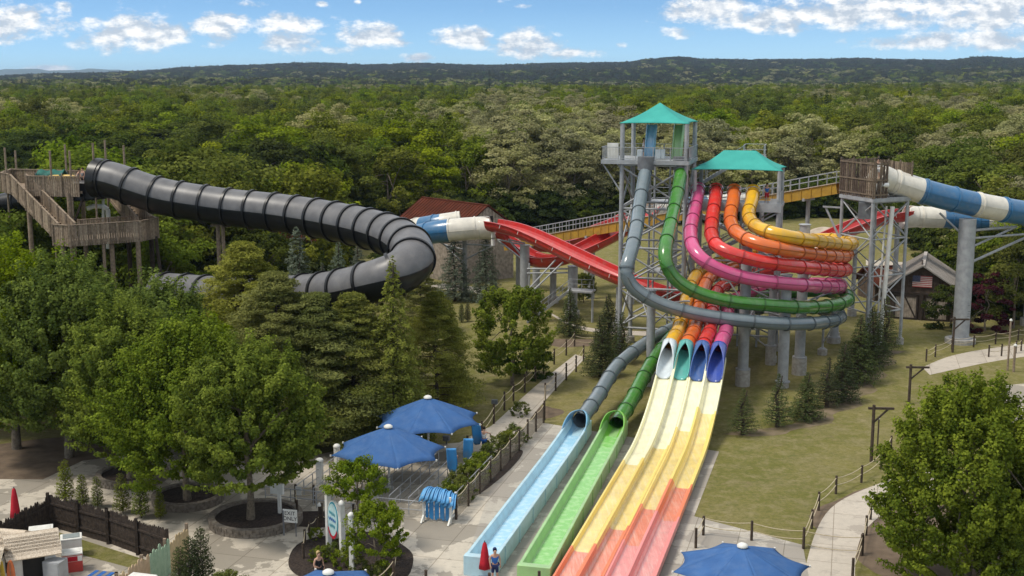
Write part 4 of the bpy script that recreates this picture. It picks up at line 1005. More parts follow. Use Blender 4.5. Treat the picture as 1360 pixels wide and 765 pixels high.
a_, b_ = at_z(206, 86.3, zl - .3), at_z(222, 84, 0); mb = MB(); mb.cyl(b_, a_, .14, n=10); mb.build('raking_brace', M['wood_dk'], wt); mb = MB(); mb.bar(at_z(112, 87, zu - .6), at_z(94, 87, zu - 3.4), .16); mb.bar(at_z(60, 87.3, zu - .4), at_z(130, 87.3, zu - .4), .22)
mb.build('raking_brace', M['wood_dk'], wt)
mb = MB(); p = [W(116, 277, 88.5), W(124, 274, 88.5), W(137, 274, 88.5), W(143, 278, 88.5), W(144, 290, 88.5), W(144, 330, 88.5)]
for a, b in zip(p, p[1:]): mb.cyl(a, b, .2, n=12)
mb.cyl(W(137, 262, 88.5), W(137, 320, 88.5), .12, n=10); mb.build('water_pipe', M['white'], wt)
# tarp shelter, raft and box on the deck
def on_deck(name, label, cat, fn, loc):
    t = empty(name, loc, label, cat); fn(t); return t
tp = at_z(72, 89.3, zu); t = empty('tarp_shelter', tp, 'low shelter with a dark green tarpaulin on the wooden deck', 'shelter')
mb = MB(); c = tp
pts = []
for i in range(9):
    for j in range(5): pts.append(c + Vector((-1.1 + .28 * i, -.6 + .35 * j, 1.55 - .35 * abs(j - 2) * .6 + .08 * math.sin(i * 1.7))))
mb.add(pts, [(i * 5 + j, (i + 1) * 5 + j, (i + 1) * 5 + j + 1, i * 5 + j + 1) for i in range(8) for j in range(4)], 0, True)
pp = [c + Vector((-1.12, -.6 + .35 * j, z)) for z in (1.3, .2) for j in range(5)]; mb.add(pp, [(j, j + 1, j + 6, j + 5) for j in range(4)], 0)
M['tarp'] = noise_mat('dark_green_tarp', (.015, .12, .095), (.01, .08, .065), 3, .7); o = mb.build('tarpaulin', M['tarp'], t); o.modifiers.new('t', 'SOLIDIFY').thickness = .03
mb = MB()
for x in (-1.1, 1.1):
    for y_ in (-.55, .75): mb.cyl(c + Vector((x, y_, 0)), c + Vector((x, y_, 1.35)), .04, n=8)
mb.build('frame', M['steel'], t)
rp = at_z(86, 88.4, zu); t = empty('raft', rp, 'yellow inflatable raft lying on the wooden deck beside the tarpaulin', 'raft'); mb = MB()
rg = [rp + Vector((.95 * math.cos(a), .75 * math.sin(a), .95)) for a in [2 * math.pi * i / 24 for i in range(25)]]; mb.sweep(rg, circ(.24, 10), lambda s, j: 0, caps=False)
M['raft'] = noise_mat('yellow_vinyl', (.62, .42, .10), (.5, .33, .08), 2, .4); mb.build('ring', M['raft'], t); mb = MB(); mb.cyl(rp + UP * .02, rp + UP * .72, .8, n=20); mb.build('stand', M['wood'], t)

W = W_plain
def at_z(px, Y, z): p = W(px, 300, Y); return Vector((p.x, p.y, z))
M['brown_wood'] = noise_mat('brown_boards', (.12, .085, .062), (.065, .046, .034), 3, .9, bump=.2)
# ------------------------------------------------------------------ blue and white raft tubes
M['w_tube'] = plastic('ivory_fibreglass', (.68, .64, .55)); M['b_tube'] = plastic('deep_blue_fibreglass', (.025, .14, .30))
def raft_tube(pts, r, bands, label, mouth=None, loc=None, every=2.6, mouth_at_start=True, mr=1.35, ml=1.8):
    path = spline(Wp(pts), .4); s = path[0]; t = empty('raft_slide', Vector((s.x, s.y, 0)), label, 'water slide', 'blue and white raft tubes')
    mb = MB(); tube_mesh(mb, path, r, every, arcmat(bands), n=28, fl=.08, fw=.14); mb.build('tube', [M['w_tube'], M['b_tube']], t)
    if mouth_at_start:
        d = (path[0] - path[1]).normalized(); mb = MB(); N = 10; n = 28; ring = []
        X = d.cross(UP).normalized(); Z = X.cross(d)
        for k in range(N + 1):
            f = k / N; rr = r * (1 + (mr - 1) * f ** 1.6)
            half = math.pi * (1 - .22 * f)
            for j in range(n + 1):
                a = -half + 2 * half * j / n; ring.append(path[0] + d * ml * f * (1 + .25 * math.cos(a) * f) + X * math.sin(a) * rr - Z * math.cos(a) * rr * (1.0 if math.cos(a) > 0 else 1) - UP * 0)
        mb.add(ring, [(k * (n + 1) + j, (k + 1) * (n + 1) + j, (k + 1) * (n + 1) + j + 1, k * (n + 1) + j + 1) for k in range(N) for j in range(n)], 0, True)
        o = mb.build('mouth', M['w_tube'], t); o.modifiers.new('t', 'SOLIDIFY').thickness = .08
    return t, path
raft_tube([(1184, 241, 108.6), (1200, 246, 108.8), (1222, 253, 109), (1255, 262, 109.3), (1293, 271, 110), (1333, 278.5, 111), (1375, 285, 112.5), (1430, 291, 115), (1500, 300, 120)], 1.12, [(2.9, 0), (8.3, 1), (11.4, 0), (17, 1), (20, 0), (60, 1)], 'ivory and blue raft tube starting high at the boarded platform on the right', mr=1.28, ml=1.7)
raft_tube([(1218, 288, 124), (1235, 288.5, 124), (1252, 289, 124), (1280, 290, 124), (1310, 291.5, 123), (1345, 293, 122), (1400, 294, 120), (1460, 292, 116)], 1.08, [(2.7, 0), (7.2, 1), (9.6, 0), (40, 1)], 'lower ivory and blue raft tube opening into the red flume on the right', mr=1.2, ml=1.3)
raft_tube([(636, 303, 130), (620, 304, 130), (598, 306, 130), (580, 308, 130.5), (560, 312, 131.5), (520, 320, 134)], 1.24, [(3.2, 0), (8, 1), (20, 0)], 'ivory and blue raft tube behind the black hairpin, pouring into the long red flume', mr=1.12, ml=1.5)
raft_tube([(612, 293, 137), (598, 295, 137), (585, 297, 137), (565, 300, 138), (540, 305, 140)], 1.1, [(2.0, 0), (5, 1), (20, 0)], 'upper ivory and blue raft tube half hidden behind the nearer left one', mouth_at_start=False)
raft_tube([(875, 279, 136), (900, 276, 137), (930, 273, 138), (990, 268, 140)], 1.05, [(3, 0), (6, 1), (30, 0)], 'small ivory raft tube seen far behind the legs of the tall tower', mr=1.15, ml=1.2)
# white drain elbows under the mouths
for pts, lab in (([(650, 302, 128), (654, 306, 128), (655, 312, 128), (655, 326, 128)], 'white drain elbow hanging under the left ivory tube mouth'), ([(1163, 252, 107), (1165, 247, 107), (1172, 246, 107), (1180, 246, 107)], 'white drain elbow under the high right ivory tube mouth')):
    P_ = spline(Wp(pts), .15); t = empty('drain_pipe', P_[0], lab, 'pipe'); mb = MB(); mb.sweep(P_, circ(.22, 12), lambda s, j: 0); mb.build('pipe', M['white'], t)
# ------------------------------------------------------------------ red open flumes
def flume(pts, label, hw=1.15, h=1.05):
    path = spline(Wp(pts), .5); t = empty('flume_slide', Vector((path[0].x, path[0].y, 0)), label, 'water slide', 'red open raft flumes')
    out = [(hw * math.sin(a) * 1.0, h - (h) * (math.cos(a) if abs(a) < 1.5 else 0) - .1) for a in [-1.5 + 3.0 * k / 12 for k in range(13)]]
    pr = [(-hw - .16, h - .1), (-hw - .16, h - .02), (-hw, h - .02)] + out[1:-1] + [(hw, h - .02), (hw + .16, h - .02), (hw + .16, h - .1)] + [(x * 1.06, z - .09) for x, z in out[::-1]]
    mb = MB(); mb.sweep(path, pr, smooth=False); chn = mb.build('channel', M['red_pl'], t)
    mb = MB()
    for i in range(4, len(path) - 1, 5):
        tt = (path[i + 1] - path[i - 1]).normalized(); X = tt.cross(UP).normalized()
        for sg in (-1, 1): mb.bar(path[i] + X * sg * (hw + .19) + UP * .62, path[i] + X * sg * (hw + .19) + UP * .95 + tt * .12, .05)
    mb.build('joint_clip', M['white'], chn); return t, path
FL1 = [(652, 305, 128), (665, 307, 127.2), (690, 314, 125.5), (720, 327, 123), (755, 344, 120), (790, 361, 117), (825, 377, 114.5), (860, 391, 112.8), (900, 402, 111.8), (935, 408, 111.8), (965, 406, 112.5)]
f1, fp1 = flume(FL1, 'long bright red flume descending from the left ivory tube mouth towards the towers')
flume([(866, 284, 135), (845, 303, 132.5), (820, 316, 130.5), (795, 329, 128.6), (768, 342, 127), (745, 351, 126), (720, 354, 126.5), (700, 349, 128)], 'middle red flume slanting down to the left behind the long one')
flume([(842, 292, 146), (822, 303, 143), (798, 312, 140.5), (770, 323, 138), (745, 331, 136.5), (720, 333, 136.5), (700, 328, 138)], 'farthest red flume crossing under the yellow lift')
flume([(1203, 292, 124), (1185, 294, 123.4), (1160, 300, 122.6), (1135, 309, 121.6), (1110, 320, 120.8), (1080, 335, 120), (1050, 352, 119)], 'red flume on the right, coming out of the lower ivory tube')
flume([(652, 312, 130), (668, 322, 130.5), (690, 340, 130), (715, 352, 129), (740, 352, 128)], 'red flume looping low under the start of the long one')
# ------------------------------------------------------------------ yellow raft lift
LA, LB = W(676, 321, 139), W(1117, 243, 113.5)
M['beam_y'] = noise_mat('yellow_steel', (.46, .27, .035), (.36, .21, .035), 1.5, .5, dirt=((.2, .14, .07), 1, .5, .75, .5)); M['belt'] = noise_mat('pale_belt', (.5, .42, .33), (.42, .35, .27), 3, .8)
lf = empty('raft_lift', Vector((LA.x, LA.y, 0)), 'long yellow conveyor beam with grey railings climbing from left to the boarded platform', 'conveyor')
d = (LB - LA); hd = Vector((d.x, d.y, 0)).normalized(); sv = hd.cross(UP)
mb = MB()
for s_ in (-1, 1): mb.bar(LA + sv * s_ * .9 - UP * .45, LB + sv * s_ * .9 - UP * .45, .12, 1.0)
for k in range(40): p = LA.lerp(LB, (k + .5) / 40); mb.box(p + sv * .97 - UP * .45, (.06, .1, 1.0), (hd, sv, UP))
mb.build('beam', M['beam_y'], lf)
mb = MB(); mb.bar(LA + UP * .08, LB + UP * .08, 2.1, .08); mb.build('belt', M['belt'], lf)
mb = MB()
for s_ in (-1, 1):
    for h in (1.15, .65): mb.bar(LA + sv * s_ * 1.0 + UP * h, LB + sv * s_ * 1.0 + UP * h, .06)
    for k in range(44): p = LA.lerp(LB, k / 43) + sv * s_ * 1.0; mb.bar(p, p + UP * 1.15, .07)
mb.build('railing', M['steel'], lf)
for f in (.10, .29, .42, .55, .68, .80, .92):
    p = LA.lerp(LB, f); mb = MB(); mb.cyl(Vector((p.x, p.y, -.1)), p - UP * .95, .42 if f < .6 else .2, n=16); mb.bar(p - sv * 1.1 - UP * 1.0, p + sv * 1.1 - UP * 1.0, .25); mb.build('pier', M['steel'], lf)
# ------------------------------------------------------------------ right boarded platform
pa, pb, pc_ = at_z(1117, 111, 0), at_z(1158, 106.6, 0), G(1195, 457); pd = pa + (pc_ - pb)
zd = W(1158, 265, 106.6).z + .1
rt = empty('slide_tower', (pa + pc_) / 2, 'slender steel tower carrying the boarded box where the yellow lift ends', 'tower')
lattice(rt, [(p.x, p.y, zd - .2) for p in (pa, pb, pc_, pd)], [3.2, 6.5, 9.8, zd - .4], .15, .065)
mb = MB(); dk = [pa - R * .3, pb - A * .3, pc_ + R * .3, pd + A * .3]; dk = [Vector((p.x, p.y, zd)) for p in dk]
mb.add(dk + [p - UP * .35 for p in dk], [(0, 1, 2, 3), (7, 6, 5, 4)] + [(i, i + 4, (i + 1) % 4 + 4, (i + 1) % 4) for i in range(4)]); mb.build('deck', M['steel'], rt)
mb = MB()
def boards(a, b, h, miss=()):
    L = (b - a).length; n = int(L / .27); hx = (b - a).normalized(); nv = hx.cross(UP)
    for k in range(n):
        f = (k + .5) / n
        if any(m0 < f < m1 for m0, m1 in miss): mb.box(a.lerp(b, f) + UP * h * .25, (.19, .04, h * .5), (hx, nv, UP), 2); continue
        mb.box(a.lerp(b, f) + UP * (h / 2 + random.uniform(-.03, .03)), (.19, .04, h), (hx, nv, UP), random.choice((0, 1, 2, 2)))
    for z in (.3, h * .5, h - .15): mb.bar(a + UP * z + nv * .05, b + UP * z + nv * .05, .05, .12)
    n = max(2, int(L / 1.5))
    for k in range(n + 1): p = a.lerp(b, k / n) - nv * .08; mb.bar(p, p + UP * (h + .15), .12)
boards(dk[0], dk[1], 3.15, [(.45, .6)]); boards(dk[1], dk[1].lerp(dk[2], .35), 3.15, [(.1, .5)]); boards(dk[3], dk[0], 3.15); boards(dk[2].lerp(dk[3], .0), dk[3], 3.0)
mb.build('boarded_wall', [M['wood_c'], M['wood'], M['brown_wood']], rt)
mb = MB(); mb.bar(at_z(1092, 112, 12.2), at_z(1117, 111, 12.2), .14); mb.cyl(at_z(1095, 112, 12.2), at_z(1117, 111, 9.2), .1); mb.build('outrigger', M['steel'], rt)
mb = MB(); mb.cyl(at_z(1176, 107.2, 0), at_z(1184, 107.2, 12.7), .2, n=14); mb.cyl(at_z(1171, 107.6, 0), at_z(1176, 107.6, 12.7), .09, n=10); mb.build('water_pipe', M['white'], rt)
mb = MB(); mb.box(at_z(1149, 108, zd - 1.2), (1.3, 1.0, 1.5), (R, A, UP)); mb.build('pump_box', M['steel_dark'], rt)
# ---- huge pillar at the right with its arms
b = G(1275, 455); t = empty('support_column', b, 'huge pale grey column at the right carrying the ivory and blue tubes', 'column')
mb = MB(); mb.cyl(b + UP * .4, b + UP * 11.4, .74, n=28); mb.cyl(b + UP * .42, b + UP * .52, 1.0, n=28); mb.build('shaft', M['steel'], t)
mb = MB(); mb.cyl(b - UP * .1, b + UP * .42, 1.35, n=28); mb.build('footing', M['concrete_f'], t)
for z, q, w_ in ((10.3, (1350, 301, 112), .12), (8.6, (1350, 301, 112), .10), (9.6, (1400, 308, 113), .10), (7.2, (1370, 312, 113), .12), (9.6, (1248, 283, 109.5), .1)):
    mb = MB(); mb.cyl(b + UP * z, W(*q), w_, n=10); mb.build('arm', M['steel'], t)
mb = MB()
for z in (2.6, 3.1, 3.6): mb.bar(b - A * .78 + UP * z + R * .4, b - A * .78 + UP * z + R * .65, .05)
mb.build('rung', M['steel_dark'], t)
def plain_pillar(px, Yb, top_py, r, lab, arms=(), base=None):
    b = G(px, base) if base else at_z(px, Yb, 0); top = W(px, top_py, b.y); t = empty('support_column', b, lab, 'column', 'grey steel columns under the slides')
    mb = MB(); mb.cyl(b + UP * .3, top, r, n=18); mb.cyl(top, top + UP * .08, r + .06, n=18); sh_ = mb.build('shaft', M['steel'], t)
    mb = MB(); mb.cyl(b - UP * .1, b + UP * .7, r + .25, n=18); mb.build('footing', M['concrete_f'], sh_)
    for e in arms: e = W(*e); mb = MB(); mb.cyl(Vector((b.x, b.y, max(.5, e.z - 1.9))), e, .09, n=8); mb.cyl(Vector((b.x, b.y, e.z - .2)), e, .09, n=8); mb.build('arm', M['steel'], t)
plain_pillar(617.5, 0, 320, .26, 'grey column under the left ivory tube with a ring of slanting arms', [(585, 322, 130), (655, 326, 129), (590, 325, 134)], base=397)
plain_pillar(697, 126, 326, .5, 'thick grey column where the long red flume leaves the ivory mouth', [(660, 318, 129), (675, 318, 127.5)])
plain_pillar(690, 131, 330, .4, 'second thick grey column directly behind the first under the red flume')
plain_pillar(761, 121, 354, .5, 'stubby thick grey column under the middle of the long red flume')
plain_pillar(782, 0, 310, .4, 'grey column under the yellow lift between the red flumes', base=362)
plain_pillar(822, 114.8, 383, .25, 'grey column under the long red flume beside the tall tower')
plain_pillar(735, 129, 352, .35, 'grey column under the low end of the middle red flume')
plain_pillar(1137, 121.8, 318, .22, 'thin grey column under the right red flume')
plain_pillar(1192, 123.6, 302, .25, 'thin grey column under the lower right ivory tube mouth')
plain_pillar(1375, 117, 300, .5, 'grey column under the raft tubes beyond the right edge')
# low grey stair and gantry beside the red flume
gs = empty('staircase', G(700, 400), 'low grey metal stair rising from the lawn under the long red flume', 'staircase')
mb = MB(); a = W(700, 383, 118); b = W(757, 359, 119); b.z = a.z + 2.2 if b.z < a.z else b.z; a.z = .1; b.z = 3.2
stairs(mb, a, b, A * 1.5); e = b + hd * 1.2; mb.box(e + A * .7 - UP * .1, (2.6, 1.7, .15), (R, A, UP)); railing(mb, [b + UP * .0, b + R * 2.4], vert=False)
for x in (0, 2.3):
    p = b + R * x; mb.cyl(Vector((p.x, p.y, 0)), p, .12)
mb.build('flight', M['steel'], gs)
gt = empty('gantry', at_z(720, 121, 0), 'grey pipe gantry bracing the thick columns under the red flume', 'frame')
mb = MB()
for p, q in (((700, 357, 122), (758, 357, 121)), ((700, 363, 122), (758, 362, 121)), ((703, 383, 120), (738, 345, 121)), ((706, 388, 119), (748, 348, 120)), ((703, 350, 122), (703, 386, 122))):
    mb.cyl(W(*p), W(*q), .09, n=8)
mb.build('pipework', M['steel'], gt)

# ------------------------------------------------------------------ barns
def gable_barn(loc, w, L, hw, hr, rz, label, roofm, wallm, feats=(), over=.5):
    """gable end faces local -Y"""
    t = empty('barn', loc, label, 'barn')
    ax = (Matrix.Rotation(rz, 3, 'Z') @ Vector((1, 0, 0)), Matrix.Rotation(rz, 3, 'Z') @ Vector((0, 1, 0)), UP)
    P = lambda x, y, z: loc + ax[0] * x + ax[1] * y + UP * z
    mb = MB(); n = int(w / .25)
    for y in (0, L):
        for k in range(n):
            x0 = -w / 2 + w * k / n; x1 = x0 + w / n - .012; z0 = hw + (hr - hw) * (1 - abs(x0) / (w / 2)); z1 = hw + (hr - hw) * (1 - abs(x1) / (w / 2)); o_ = .03 * (k % 2)
            yy = y - o_ if y == 0 else y + o_
            vs = [P(x0, yy, 0), P(x1, yy, 0), P(x1, yy, z1), P(x0, yy, z0)]; mb.add(vs, [(0, 1, 2, 3)] if y == 0 else [(3, 2, 1, 0)])
    for s in (-1, 1): mb.box(P(s * (w / 2 - .05), L / 2, hw / 2), (.1, L - .1, hw), ax)
    mb.box(P(0, L / 2, hw / 2), (w - .3, L - .2, hw), ax); mb.build('wall', wallm, t)
    mb = MB(); sl = math.hypot(w / 2 + over, (hr - hw) * (w / 2 + over) / (w / 2))
    for s in (-1, 1):
        a = P(0, 0, hr + .12); e = P(s * (w / 2 + over), 0, hr + .12 - (hr - hw) * (w / 2 + over) / (w / 2)); mid = (a + e) / 2 + ax[1] * L / 2; dirx = (e - a).normalized(); nz_ = ax[1].cross(dirx) * (-s)
        mb.box(mid, (sl, L + 2 * over, .09), (dirx, ax[1], nz_))
        m_ = int((L + 2 * over) / .6)
        for k in range(m_ + 1): mb.box(mid + ax[1] * ((k / m_ - .5) * (L + 2 * over)) + nz_ * .07 * (1 if nz_.z > 0 else -1), (sl, .05, .07), (dirx, ax[1], nz_))
    mb.box(P(0, L / 2, hr + .17), (.35, L + 2 * over + .04, .12), ax)
    mb.build('roof', roofm, t); return t, P, ax
M['red_roof'] = noise_mat('rusty_red_metal_roof', (.10, .030, .018), (.072, .024, .015), .7, .95, bump=.1, spec=.05); M['grey_roof'] = noise_mat('grey_metal_roof', (.40, .37, .34), (.31, .285, .26), .9, .8, spec=.1)
M['old_wood'] = noise_mat('silver_weathered_boards', (.36, .31, .26), (.22, .185, .15), 3, .9); M['brown_wood'] = noise_mat('brown_boards', (.12, .085, .062), (.065, .046, .034), 3, .9, bump=.2)
def set_barn(rx0, rx1, ry0, ry1, Y0, Y1): pass
g0 = W(672, 320, 148); g0.z = 0
t, P, ax = gable_barn(Vector((-2.9, 143.2, 0)), 8.0, 12.9, 6.3, 8.9, rad(40), 'long barn with a rusty red roof behind the ivory tube and red flume', M['red_roof'], M['old_wood'], over=.18)
mb = MB(); mb.box(P(0, -.09, 7.4), (1.5, .06, .75), ax); mb.build('loft_window', M['glass_dark'], t)
t, P, ax = gable_barn(at_z(345, 137, 0), 4.6, 9, 5.6, 7.1, rad(-48), 'grey boarded barn with red roof seen under the black tube', M['red_roof'], M['old_wood'])
mb = MB(); mb.box(P(.3, -.09, 5.6), (1.0, .06, .8), ax); mb.build('loft_window', M['glass_dark'], t)
loc = G(1222, 425); 
t, P, ax = gable_barn(loc, 6.6, 9, 3.3, 5.4, rad(-20), 'brown barn with grey metal roof and a flag on its gable, right of the coils', M['grey_roof'], M['brown_wood'], over=.6)
M['trim'] = noise_mat('dark_trim', (.05, .038, .03), (.03, .022, .018), 4, .9)
mb = MB(); mb.box(P(0, -.12, 2.65), (6.2, .12, .22), ax); mb.box(P(0, -.12, 1.3), (.4, .14, 2.6), ax); mb.build('door_beam', M['trim'], t)
for sx in (-1, 1):
    dr = empty if False else None
    mb = MB(); c = sx * 1.45
    for k in range(9): mb.box(P(c - .96 + .24 * k, -.10, 1.25), (.225, .05, 2.4), ax)
    dob = mb.build('door', M['old_wood'], t)
    mb = MB()
    for z in (.12, 2.4): mb.box(P(c, -.15, z), (2.2, .05, .18), ax)
    for x in (-1.05, 1.05): mb.box(P(c + x, -.15, 1.25), (.16, .05, 2.3), ax)
    mb.bar(P(c - sx * .95, -.16, .25), P(c + sx * .1, -.16, 2.3), .05, .15)
    o = mb.build('door_frame', M['trim'], dob); 
mb = MB(); mb.bar(P(-.1, -.6, 5.5), P(-.1, .8, 5.9), .14); mb.build('hoist_beam', M['trim'], t)
# the flag, flat on the boards
fg = empty('flag', P(0, -.16, 4.0), 'red, white and blue flag hung flat on the gable of the brown barn', 'flag')
F = lambda u_, v_, dpt=.16: P(-.93 + 1.86 * u_, -dpt, 3.35 + 1.15 * v_)
M['f_red'] = noise_mat('flag_red', (.42, .06, .06), (.36, .05, .05), 4, .9); M['f_wht'] = noise_mat('flag_white', (.62, .58, .54), (.55, .5, .46), 4, .9); M['f_blu'] = noise_mat('flag_blue', (.09, .10, .17), (.07, .08, .14), 4, .9)
mb = MB()
for k in range(13): mb.add([F(0, k / 13), F(1, k / 13), F(1, (k + 1) / 13), F(0, (k + 1) / 13)], [(0, 1, 2, 3)], k % 2)
mb.add([F(0, 6 / 13, .165), F(.4, 6 / 13, .165), F(.4, 1, .165), F(0, 1, .165)], [(0, 1, 2, 3)], 2)
for r_ in range(9):
    for c_i in range(6 if r_ % 2 == 0 else 5):
        u_ = .4 * (c_i + (.5 if r_ % 2 == 0 else 1)) / 6; v_ = 6 / 13 + (7 / 13) * (r_ + .6) / 9.4
        st_ = []
        for q in range(10): rr = .008 if q % 2 == 0 else .0035; st_.append(F(u_ + rr * math.sin(q * math.pi / 5), v_ + rr * 1.6 * math.cos(q * math.pi / 5), .17))
        mb.add(st_, [tuple(range(10))[::-1]], 1)
o = mb.build('cloth', [M['f_red'], M['f_wht'], M['f_blu']], fg)
t, P, ax = gable_barn(G(1150, 396), 3.6, 6.5, 2.0, 3.3, rad(-75), 'low red-brown roofed shed behind the steel legs left of the flag barn', M['red_roof'], M['brown_wood'])
# boulder
def rock(loc, sx, sy, sz, label, seed):
    bm = bmesh.new(); bmesh.ops.create_icosphere(bm, subdivisions=4, radius=1); r_ = random.Random(seed); ph = [Vector((r_.gauss(0, 1), r_.gauss(0, 1), r_.gauss(0, 1))) for _ in range(7)]
    for v in bm.verts:
        k = 1 + .13 * sum(math.sin(v.co.dot(p) * 2.2 + i) for i, p in enumerate(ph)) / 2.5; v.co = Vector((v.co.x * sx * k, v.co.y * sy * k, max(-.1, v.co.z * k) * sz))
    me = bpy.data.meshes.new('boulder'); bm.to_mesh(me); bm.free(); me.materials.append(M['rock']); o = bpy.data.objects.new('boulder', me); COL.objects.link(o); o.location = loc; tag(o, label, 'rock')
M['rock'] = noise_mat('pale_rock', (.45, .38, .30), (.32, .26, .20), .8, .9, bump=.4)
rock(G(1096, 319), 4.4, 2.5, 1.9, 'big pale boulder on the grass behind the yellow bend', 4)
# ------------------------------------------------------------------ park trees
def T(px, py, key, s, label, cat='tree', group=None, sz=None, name='broadleaf_tree', rz=None, z=0):
    return plant_tree(name, key, G(px, py, z), s, label, cat, group, sz=sz, rz=rz)
T(22, 596, 'm0', 1.02, 'tall green tree at the left edge, its thin trunk on bare dirt')
T(92, 607, 'm0', 1.0, 'broad dark green tree on bare dirt left of the planters', sz=.96)
T(174, 635, 'm1', .93, 'green tree growing in the stone planter farthest from the fence', z=.35)
T(249, 664, 'm2', .84, 'green tree growing in the middle round stone planter', z=.35)
T(333, 690, 'm1', .86, 'leafy tree in the nearest and widest round stone planter', z=.35)
T(130, 565, 'm2', .95, 'green tree just below the wooden launch tower', sz=.9)
T(-25, 560, 'm1', 1.15, 'bright green tree cut by the left edge behind the first one')
T(300, 590, 'm2', .66, 'rounded tree between the planter trees and the pines')
T(55, 540, 'm1', .98, 'pale green tree in front of the wooden tower legs', sz=.93)
T(205, 592, 'm1', .97, 'tree under the low left end of the black tube')
T(1283, 780, 'm3', .93, 'big bushy green tree in the lower right corner', sz=.95)
T(1340, 800, 's0', .62, 'low bright shrub at the foot of the lower right tree', 'shrub', name='shrub')
T(1392, 770, 'm0', .62, 'green tree cut by the right edge of the picture')
T(372, 586, 'w0', 1.08, 'white pine with flat boughs right of the planter trees', sz=.78, name='pine_tree')
T(330, 548, 'w0', 1.12, 'white pine whose top meets the low run of the black tube', sz=.82, name='pine_tree')
T(425, 588, 'w1', 1.15, 'white pine with level boughs left of the blue umbrellas', sz=.76, name='pine_tree')
T(472, 582, 'w1', 1.1, 'white pine behind the blue umbrellas', sz=.78, name='pine_tree')
T(525, 586, 'c0', 1.0, 'tall dense evergreen standing before the black hairpin bend', name='spruce_tree')
T(580, 552, 'w1', .78, 'dark pine right of the tall evergreen', name='pine_tree')
T(600, 530, 'c0', .62, 'smaller evergreen at the lawn edge above the blue umbrellas', name='spruce_tree')
T(400, 522, 'u0', 1.36, 'bluish spruce whose tip rises before the black tube', name='spruce_tree')
T(452, 455, 'u0', 1.0, 'left one of two blue spruces seen inside the black hairpin', name='spruce_tree')
T(478, 452, 'u0', .97, 'right one of two blue spruces seen inside the black hairpin', name='spruce_tree')
T(645, 400, 'u0', .85, 'blue spruce left of the thick columns under the red flume', name='spruce_tree')
T(604, 400, 'u0', .9, 'blue spruce behind the arms of the left grey column', name='spruce_tree')
T(430, 440, 'u0', .7, 'bluish spruce partly hidden under the black tube', name='spruce_tree')
T(680, 512, 's0', 1.05, 'round green tree on the lawn beside the straight path', sz=.98)
T(757, 447, 'e0', 1.0, 'slim young conifer standing by the curved path', name='conifer_tree')
T(700, 500, 'b1', .8, 'dark low growth under the round lawn tree', 'shrub', name='shrub')
T(775, 402, 's0', .42, 'small airy tree on the lawn below the long red flume')
for i, (px, py) in enumerate(((613, 428), (621, 427), (646, 445), (640, 452))):
    T(px, py, 'a1', .7, 'tiny pointed dark evergreen shrub on the lawn under the black bend', 'shrub', 'pointed shrubs on the lawn', name='shrub')
T(808, 470, 'e0', 1.15, 'dark conifer at the foot of the tall tower', name='conifer_tree')
T(798, 500, 'e0', 1.1, 'dark conifer in front of the tall tower, nearest the straight path', name='conifer_tree')
T(826, 482, 'e1', 1.1, 'dark conifer between the tall tower and the grey-blue tube', name='conifer_tree')
ROW = [(986, 577, 'e1', 1.0, .8, 'thin sparse conifer nearest the racing slide in the right row'), (1032, 567, 'e1', 1.0, .95, 'thin conifer second from the left in the right row'), (1070, 558, 'e0', .95, .8, 'bushy conifer third from the left in the right row'), (1098, 541, 'e1', 1.05, .9, 'grey green conifer fourth in the right row'),
       (1118, 534, 'e0', 1.0, 1.0, 'dark conifer fifth in the right row'), (1140, 509, 'e0', 1.2, 1.0, 'tallest bluish conifer of the right row'), (1157, 488, 'e0', 1.15, 1.0, 'dark conifer seventh in the right row'), (1175, 469, 'e1', 1.2, 1.05, 'airy conifer at the far end of the right row')]
for px, py, k, s, sz, lab in ROW: T(px, py, k, s, lab, group='row of young conifers on mulch', name='conifer_tree', sz=sz)
T(1308, 440, 'p0', 1.15, 'dark purple-leaved shrub beside the huge grey column', 'shrub', name='shrub')
T(1262, 436, 'b1', 1.0, 'dark green bush between the flag barn and the huge column', 'shrub', name='shrub')
T(1345, 436, 'f0', .62, 'dense green tree right of the purple shrub'); T(1325, 405, 'f2', .75, 'green tree behind the purple shrub'); T(1372, 420, 'f1', .8, 'green tree cut by the right edge above the path')
T(1300, 385, 'f3', .6, 'rounded green tree behind the huge grey column'); T(1350, 375, 'o0', .85, 'olive tree below the raft tubes at the right edge'); T(1268, 372, 'o1', .5, 'small olive tree behind the flag barn')
T(232, 470, 'f0', .78, 'yellow green tree right of the wooden tower legs'); T(200, 455, 'f3', .85, 'green tree behind the wooden tower'); T(150, 450, 'f1', .85, 'broad tree behind the wooden stairs'); T(60, 450, 'f2', .95, 'green tree behind the upper wooden deck'); T(5, 470, 'f1', .9, 'tree behind the short black tube at the left edge')
T(345, 440, 'd0', .8, 'dark tree beside the barn under the black tube'); T(290, 430, 'f1', .95, 'green tree behind the pole pair'); T(520, 430, 'd0', .6, 'dark tree inside the black hairpin'); T(560, 440, 'w1', .6, 'pine right behind the black hairpin', name='pine_tree'); T(590, 330, 'f2', .6, 'small tree behind the red roofed barn')
T(598, 345, 's0', .75, 'slim tree standing before the red barn roof')
# undergrowth that closes the foot of the wood
def fill_pts():
    r_ = random.Random(8); out = []
    for px in range(-60, 1440, 5):
        th = math.atan((px - CX) / FPX); 
        for k in range(3):
            y = edge_Y(math.tan(th) * 100, 100); y *= 1 + r_.uniform(-.005, .05); out.append((math.tan(th) * y, y, r_.uniform(.8, 1.7)))
    return out
TPL['bush_f'] = TPL['b1']
tag(scatter('undergrowth', fill_pts(), ['b1', 's0'], lambda x, y: 'b1' if random.random() < .7 else 'b1', label='dark bushes filling the foot of the wood'))
